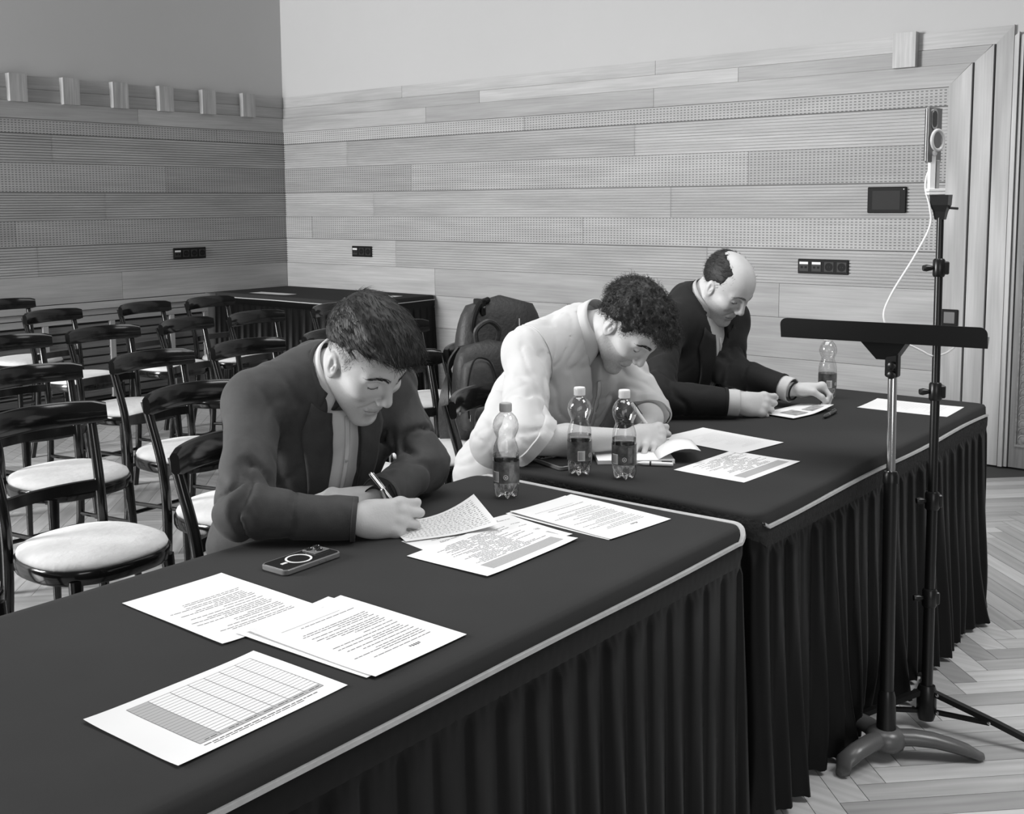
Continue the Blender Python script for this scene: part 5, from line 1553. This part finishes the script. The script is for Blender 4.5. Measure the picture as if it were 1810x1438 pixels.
    wt.matrix_world = Matrix(((xax[0], wd[0], zax[0], c[0]), (xax[1], wd[1], zax[1], c[1]), (xax[2], wd[2], zax[2], c[2]), (0, 0, 0, 1)))
    b = MB(); b.lathe([(.0285, -.010), (.0295, -.008), (.0295, .008), (.0285, .010)], 30, cap0=False, cap1=False); b.xf(Matrix.Rotation(PI/2, 4, 'X')); o = b.build('strap', M_blk, wt, smooth=True)
    md = o.modifiers.new('t', 'SOLIDIFY'); md.thickness = .0025
    MB().box(-.017, .017, -.021, .021, .027, .0355, .003).build('watch_case', M_steel, wt)
    MB().box(-.0155, .0155, -.0195, .0195, .0354, .0366, .0005).build('watch_glass', M_glass_blk, wt)
    g = (V3(hr[0][-1])+V3(hr['thumb'][-1]))/2; pd = nrm(V3(-.50, -.36, .79)); tip = g-pd*((g[2]-TT-.005)/pd[2])
    pen('silver pen in the suited man\'s writing hand', tip, tip+pd*.145, .0048, M_steel, mtip=M_chrome)
    return root
man_suit()

# =================================================================== curly-haired man in the white shirt
def man_shirt():
    root = thing('person', 'curly-haired man in white shirt with rolled sleeves bent over his notepad', 'person', (-2.16, 2.70, 0))
    H = Head((-1.785, 2.740, 1.084), 0, 54, -4, 1.03)
    T = Torso((-2.17, 2.655, .60), (-2.000, 2.545, 1.010), (-1.940, 2.900, 1.010), (-1.945, 2.735, 1.070))
    eR = V3(-1.842, 2.325, .806); wR = V3(-1.668, 2.585, .792); eL = V3(-1.790, 2.870, .812); wL = V3(-1.690, 2.715, .795)
    S = SDF(); S.u(H.prim(nose=.97), .02)
    S.u(f_cap(H.w(-.035, 0, -.045), T.c7+V3(.02, 0, -.01), .055, .060), .03)
    S.u(f_cap(T.c7, T.pel, .05, .05), .03); S.u(f_cap(T.R, T.Lf, .03, .03), .03)
    for sh, el, wr_ in ((T.R, eR, wR), (T.Lf, eL, wL)):
        S.u(f_cap(sh, el, .03, .036), .02); S.u(f_cap(el, V3(el)*.6+V3(wr_)*.4, .039, .043), .02); S.u(f_cap(V3(el)*.6+V3(wr_)*.4, wr_, .042, .0265), .02)
    hx = nrm(V3(.48, .87, -.02)); hz = V3(.74, -.50, .44)
    hr = hand_prims(S, wR+hx*.005, hx, hz, True, curl=((32, 72, 38), (36, 75, 40), (41, 75, 40), (46, 68, 36)), spread=(6, 1, -4, -9),
                    thumb=((.022, .022, -.014), (.050, .036, -.034), (.076, .032, -.048), (.096, .020, -.054)))
    hlx = nrm(V3(.40, -.90, -.05)); hlz = V3(.2, .1, .97)
    hl = hand_prims(S, wL+hlx*.005, hlx, hlz, False, curl=((20, 25, 12),)*4)
    V, Q = S.mesh(.0030); V = relax(V, Q, 1, .35)
    hairline = lambda f, l: np.interp(f, (-.12, -.09, -.06, -.03, -.012, .012, .024, .036, .05, .07, .10), (-.045, -.040, -.025, .012, .030, .030, .006, .042, .064, .080, .082))
    tone = H.tone(V, brow=.65, beard=.26, scalp=.5, hairline=lambda f, l: hairline(f, l))
    body = obj('body', np_mesh('body', V, Q, M_skin, tone=tone), root)
    nails(hr, hz, body, None); nails(hl, hlz, body, None); face_details(H, body, 90, .005, seed=2, nose=.97)
    def disp(P):
        q = H.loc(P); return .0055*vnoise(q, (75, 75, 75))+.0035*vnoise(q+2, (150, 150, 150))
    vol = [((-.016, 0, .050), (.105, .084, .090), .02), ((.036, 0, .094), (.066, .068, .044), .03), ((.084, 0, .090), (.036, .056, .030), .025), ((-.006, 0, .110), (.075, .060, .030), .03)]
    ho, HV, HN = hair_mesh(root, H, vol, hairline, M_hair, disp=disp, k=.010)
    fl = H.F*.8-H.U*.5
    strands('hair_curls', ho, HV, HN, lambda P: np.tile(fl, (len(P), 1))+np.outer(H.loc(P)[:, 1]*8, H.L)+np.outer(np.minimum(H.loc(P)[:, 0], 0)*12, H.F), 3400, .030, .0008, 13, M_hair, curl=.0050, lift=.16, seg=8)
    # shirt with collar and rolled sleeves
    arms = ((T.R, eR, eR+nrm(wR-eR)*.05, .066, .062, .062, .064), (T.Lf, eL, eL+nrm(wL-eL)*.04, .066, .061, .060, .062))
    SS = torso_sdf(T, .012, arms, wid=1.02)
    # loose fabric hanging at the right flank over the seat
    SS.u(f_cap(T.w(-.03, -.12, -.18), V3(-2.03, 2.43, .76), .085, .075), .07)
    for q, (sh, el, e2, r0, r1, r2, r3) in enumerate(arms): SS.disp(arm_folds(sh, el, .0050, .35, 1.2, 11, q*2.7))
    SS.disp(folds(T, .0045, 4, 1.25))
    solid = SDF(); solid.it = list(SS.it)
    nc = T.c7+V3(.045, 0, -.010); ax = nrm(V3(.66, 0, .75))
    SS.sub(f_cap(nc-ax*.03, nc+ax*.16, .056, .088), .01)
    def opening(P):
        q = T.loc(P); w = np.interp(q[:, 2], (-.16, -.12, .0, .06), (-.01, .004, .020, .036)); return np.where(q[:, 0] > 0, w-np.abs(q[:, 1]-.004), -.05)
    SS.clip(opening, .004)
    for (sh, el, e2, r0, r1, r2, r3), wr_ in zip(arms, (wR, wL)):
        d = nrm(nrm(V3(wr_)-V3(el))+V3(0, 0, -.85)); e_ = V3(e2)-d*.012
        SS.clip((lambda P, e_=e_, d=d: np.where(np.linalg.norm(P-e_, axis=1) < .105, (P-e_) @ d, -.1)), .004)
    st = build_cloth('shirt', SS, .0058, M_shirtw, root)
    neck_band('shirt_collar', root, nc, ax, T.F, .061, .080, .050, -.010, 20, 340, M_shirtw, tip=.046, ell=(1.08, 1.0), tilt=-.028, thick=.004, flare=.004)
    fn = lambda P: solid.ev(P)
    grid = [[(.006+.016*j/3, -.04-.34*i/18) for j in range(4)] for i in range(19)]
    surf_patch('button_placket', st, fn, T, grid, .003, M_shirtw, .0022)
    for u in (-.14, -.22, -.30):
        p = march(fn, np.array([T.w(.32, .014, u)]), -T.F[None, :], off=.0045)[0]
        b = MB().lathe([(.0052, 0), (.0052, .0015), (.004, .002), (0, .002)], 12, cap1=False); b.xf(Matrix.Translation(p) @ Vector(T.F).to_track_quat('Z', 'Y').to_matrix().to_4x4())
        b.build('shirt_button', M_btn, st, smooth=True)
    # turned-up sleeve ends and armhole seams
    for (sh, el, e2, r0, r1, r2, r3), wr_ in zip(arms, (wR, wL)):
        d = nrm(nrm(V3(wr_)-V3(el))+V3(0, 0, -.85)); c0 = V3(e2)-d*.012
        rows = []
        for dist, off in ((.001, .0005), (.001, .0052), (-.014, .0060), (-.030, .0056), (-.032, .0005)):
            P, t_ = ring_on(fn, c0+d*dist, d, 40, off, .095); rows.append([tuple(q) for q in P])
        MB().loft(rows, False, False).build('rolled_cuff', M_shirtw, st, smooth=True, angle=60)
    for sh, sg in ((T.R, -1), (T.Lf, 1)):
        d = nrm(T.L*sg-T.U*.30); c0 = V3(sh)-T.L*sg*.022
        P, t_ = ring_on(fn, c0, d, 48, .0006, .13)
        good = [k for k in range(48) if t_[k] < .105]
        k0 = next((k for k in range(48) if k not in good and (k+1) % 48 in good), 0)
        seq = [P[(k0+1+i) % 48] for i in range(48) if (k0+1+i) % 48 in good]
        if len(seq) > 6: MB().tube([tuple(q) for q in seq], .0016, 6).build('armhole_seam', M_shirtw, st, smooth=True)
    legs(root, (-2.18, 2.66, .585), ((-1.72, 2.57, .53), (-1.72, 2.82, .53)), ((-1.72, 2.55), (-1.72, 2.84)))
    finish(root)
    g = (V3(hr[0][-1])+V3(hr['thumb'][-1]))/2; pd = nrm(V3(-.42, -.38, .82)); tip = g-pd*((g[2]-TT-.016)/pd[2])
    pen('white pen in the curly-haired man\'s writing hand', tip, tip+pd*.140, .0052, M_white)
    return root
man_shirt()

# =================================================================== balding man in the black jacket
def man_bald():
    root = thing('person', 'balding man in black jacket over a grey shirt reading a leaflet at the far table', 'person', (-2.20, 3.50, 0))
    H = Head((-1.902, 3.566, 1.142), -9.5, 41, 1, .985)
    T = Torso((-2.22, 3.46, .60), (-2.025, 3.360, 1.010), (-1.975, 3.740, 1.010), (-2.030, 3.555, 1.088))
    eR = V3(-1.900, 3.085, .815); wR = V3(-1.690, 3.235, .797); eL = V3(-1.885, 3.560, .850); wL = V3(-1.640, 3.535, .806)
    S = SDF(); S.u(H.prim(heavy=1.0, nose=.97), .02)
    S.u(f_cap(H.w(-.035, 0, -.045), T.c7+V3(.02, 0, -.01), .060, .064), .03)
    S.u(f_ell(H.w(.02, 0, -.10), (.035, .045, .03)), .03)
    S.u(f_cap(T.c7, T.pel, .05, .05), .03); S.u(f_cap(T.R, T.Lf, .03, .03), .03)
    for sh, el, wr_ in ((T.R, eR, wR), (T.Lf, eL, wL)):
        S.u(f_cap(sh, el, .03, .03), .02); S.u(f_cap(el, wr_, .032, .0275), .02)
    hx = nrm(V3(.60, .80, -.10)); hz = V3(.70, -.58, .42)
    hr = hand_prims(S, wR+hx*.018, hx, hz, True, curl=((12, 40, 20), (24, 54, 28), (30, 60, 30), (36, 58, 30)), spread=(5, 1, -3, -8), sc=1.03,
                    thumb=((.022, .022, -.014), (.054, .034, -.030), (.084, .030, -.036), (.106, .026, -.036)))
    hlx = nrm(V3(.80, .60, .02)); hlz = V3(-.25, .30, .92)
    hl = hand_prims(S, wL+hlx*.020, hlx, hlz, False, curl=((58, 62, 25), (55, 55, 25), (50, 50, 25), (45, 45, 25)), sc=1.0,
                    thumb=((.024, .024, -.012), (.056, .042, -.022), (.082, .040, -.040), (.098, .030, -.056)))
    V, Q = S.mesh(.0035); V = relax(V, Q, 1, .35)
    side = lambda f, l: np.interp(f, (-.12, -.09, -.05, -.02, .012, .022, .034), (-.055, -.045, -.015, .026, .028, .004, .030))
    tone = H.tone(V, brow=.8, beard=.14)
    body = obj('body', np_mesh('body', V, Q, M_skin, tone=tone), root)
    nails(hr, hz, body, None); nails(hl, hlz, body, None); face_details(H, body, 55, .004, mat('grey_brow', .12, rough=.6), seed=3, heavy=1.0, nose=.97)
    # hair fringe round the sides and back, crown bald
    HS = SDF(); HS.u(f_ell(H.w(-.018, 0, .046), tuple(q*H.sc for q in (.0990, .0805, .0885)), H.A), .01)
    def cl(P):
        q = H.loc(P); f, l, u = q[:, 0], np.abs(q[:, 1]), q[:, 2]
        top = np.interp(f, (-.10, -.06, .0, .040, .052), (.118, .112, .104, .096, .070))
        c1 = (side(f, l)-u)*.75; c2 = (u-top)*.7; c3 = (f-.050-(u-.06)*.25)*.8
        n_ = vnoise(q, 40)*.004+vnoise(q, 130)*.004
        return (np.maximum(np.maximum(c1, c2), c3)+n_)*H.sc
    HS.clip(cl, .006); HS.disp(lambda P: .0014*vnoise(H.loc(P), (120, 300, 200)))
    HV, HQ = HS.mesh(.0036); HN = grad(lambda P: HS.ev(P), HV)
    ho = obj('hair', np_mesh('hair', HV, HQ, M_hair), root)
    strands('hair_strands', ho, HV, HN, lambda P: np.tile(-H.F*.8-H.U*.6, (len(P), 1)), 2200, .018, .0007, 23, M_hair, lift=.10)
    arms = ((T.R, eR, wR, .068, .060, .059, .047), (T.Lf, eL, wL, .068, .060, .058, .046))
    suit_top(root, T, T.c7+V3(.045, 0, -.010), nrm(V3(.52, 0, .85)), arms, M_jack2, M_shirtg, fold=.004, seed=6, h=.0068, open_w=.052, cut=(-.022, -.020), wid=1.06, deep=1.12)
    for wr_, el in ((wR, eR), (wL, eL)):
        d = nrm(wr_-el); cuff('shirt_cuff', root, wr_-d*.045, d, .0405, .0420, .062, M_shirtw, thick=.003)
    legs(root, (-2.21, 3.47, .585), ((-1.74, 3.37, .53), (-1.74, 3.62, .53)), ((-1.72, 3.35), (-1.72, 3.64)))
    finish(root)
    # bracelet / strap on each wrist
    d = nrm(wL-eL); c = wL+d*.024
    bnd = MB(); u_ = nrm(np.cross(d, V3(0, 0, 1))); w_ = np.cross(u_, d)
    ring = [c+(u_*math.cos(2*PI*k/28)*.0315+w_*math.sin(2*PI*k/28)*.0305) for k in range(29)]
    bnd.tube([tuple(q) for q in ring], .0030, 8, cap=False)
    tag(bnd.build('wristband', M_blk, None, smooth=True), 'thin dark band on the balding man\'s left wrist', 'bracelet')
    return root
man_bald()
# leaflet held by the balding man
lf = thing('leaflet', 'folded printed leaflet held between the balding man\'s hands', 'paper', (-1.575, 3.45, TT+.004), math.radians(80))
vs_ = []
for i in range(11):
    for j in range(7):
        a, b_ = i/10, j/6; vs_.append((-.115+.23*a, -.075+.13*b_, .002+.030*max(0, a-.45)**1.3*(1.2-b_)))
o = MB().add(vs_, [(i*7+j, (i+1)*7+j, (i+1)*7+j+1, i*7+j+1) for i in range(10) for j in range(6)]).build('leaflet_sheet', M_paper, lf, smooth=True)
md = o.modifiers.new('t', 'SOLIDIFY'); md.thickness = .0005
b = MB()
for i0, i1, j0, j1 in ((2, 5, 1, 4), (6, 9, 1, 3)):
    for i in range(i0, i1):
        for j in range(j0, j1):
            q = [vs_[i*7+j], vs_[(i+1)*7+j], vs_[(i+1)*7+j+1], vs_[i*7+j+1]]; b.add([(x, y, z+.0012) for x, y, z in q], [(0, 1, 2, 3)])
b.build('printed_picture', mat('print_picture', .30, rough=.7, noise=.6, nscale=60), lf)
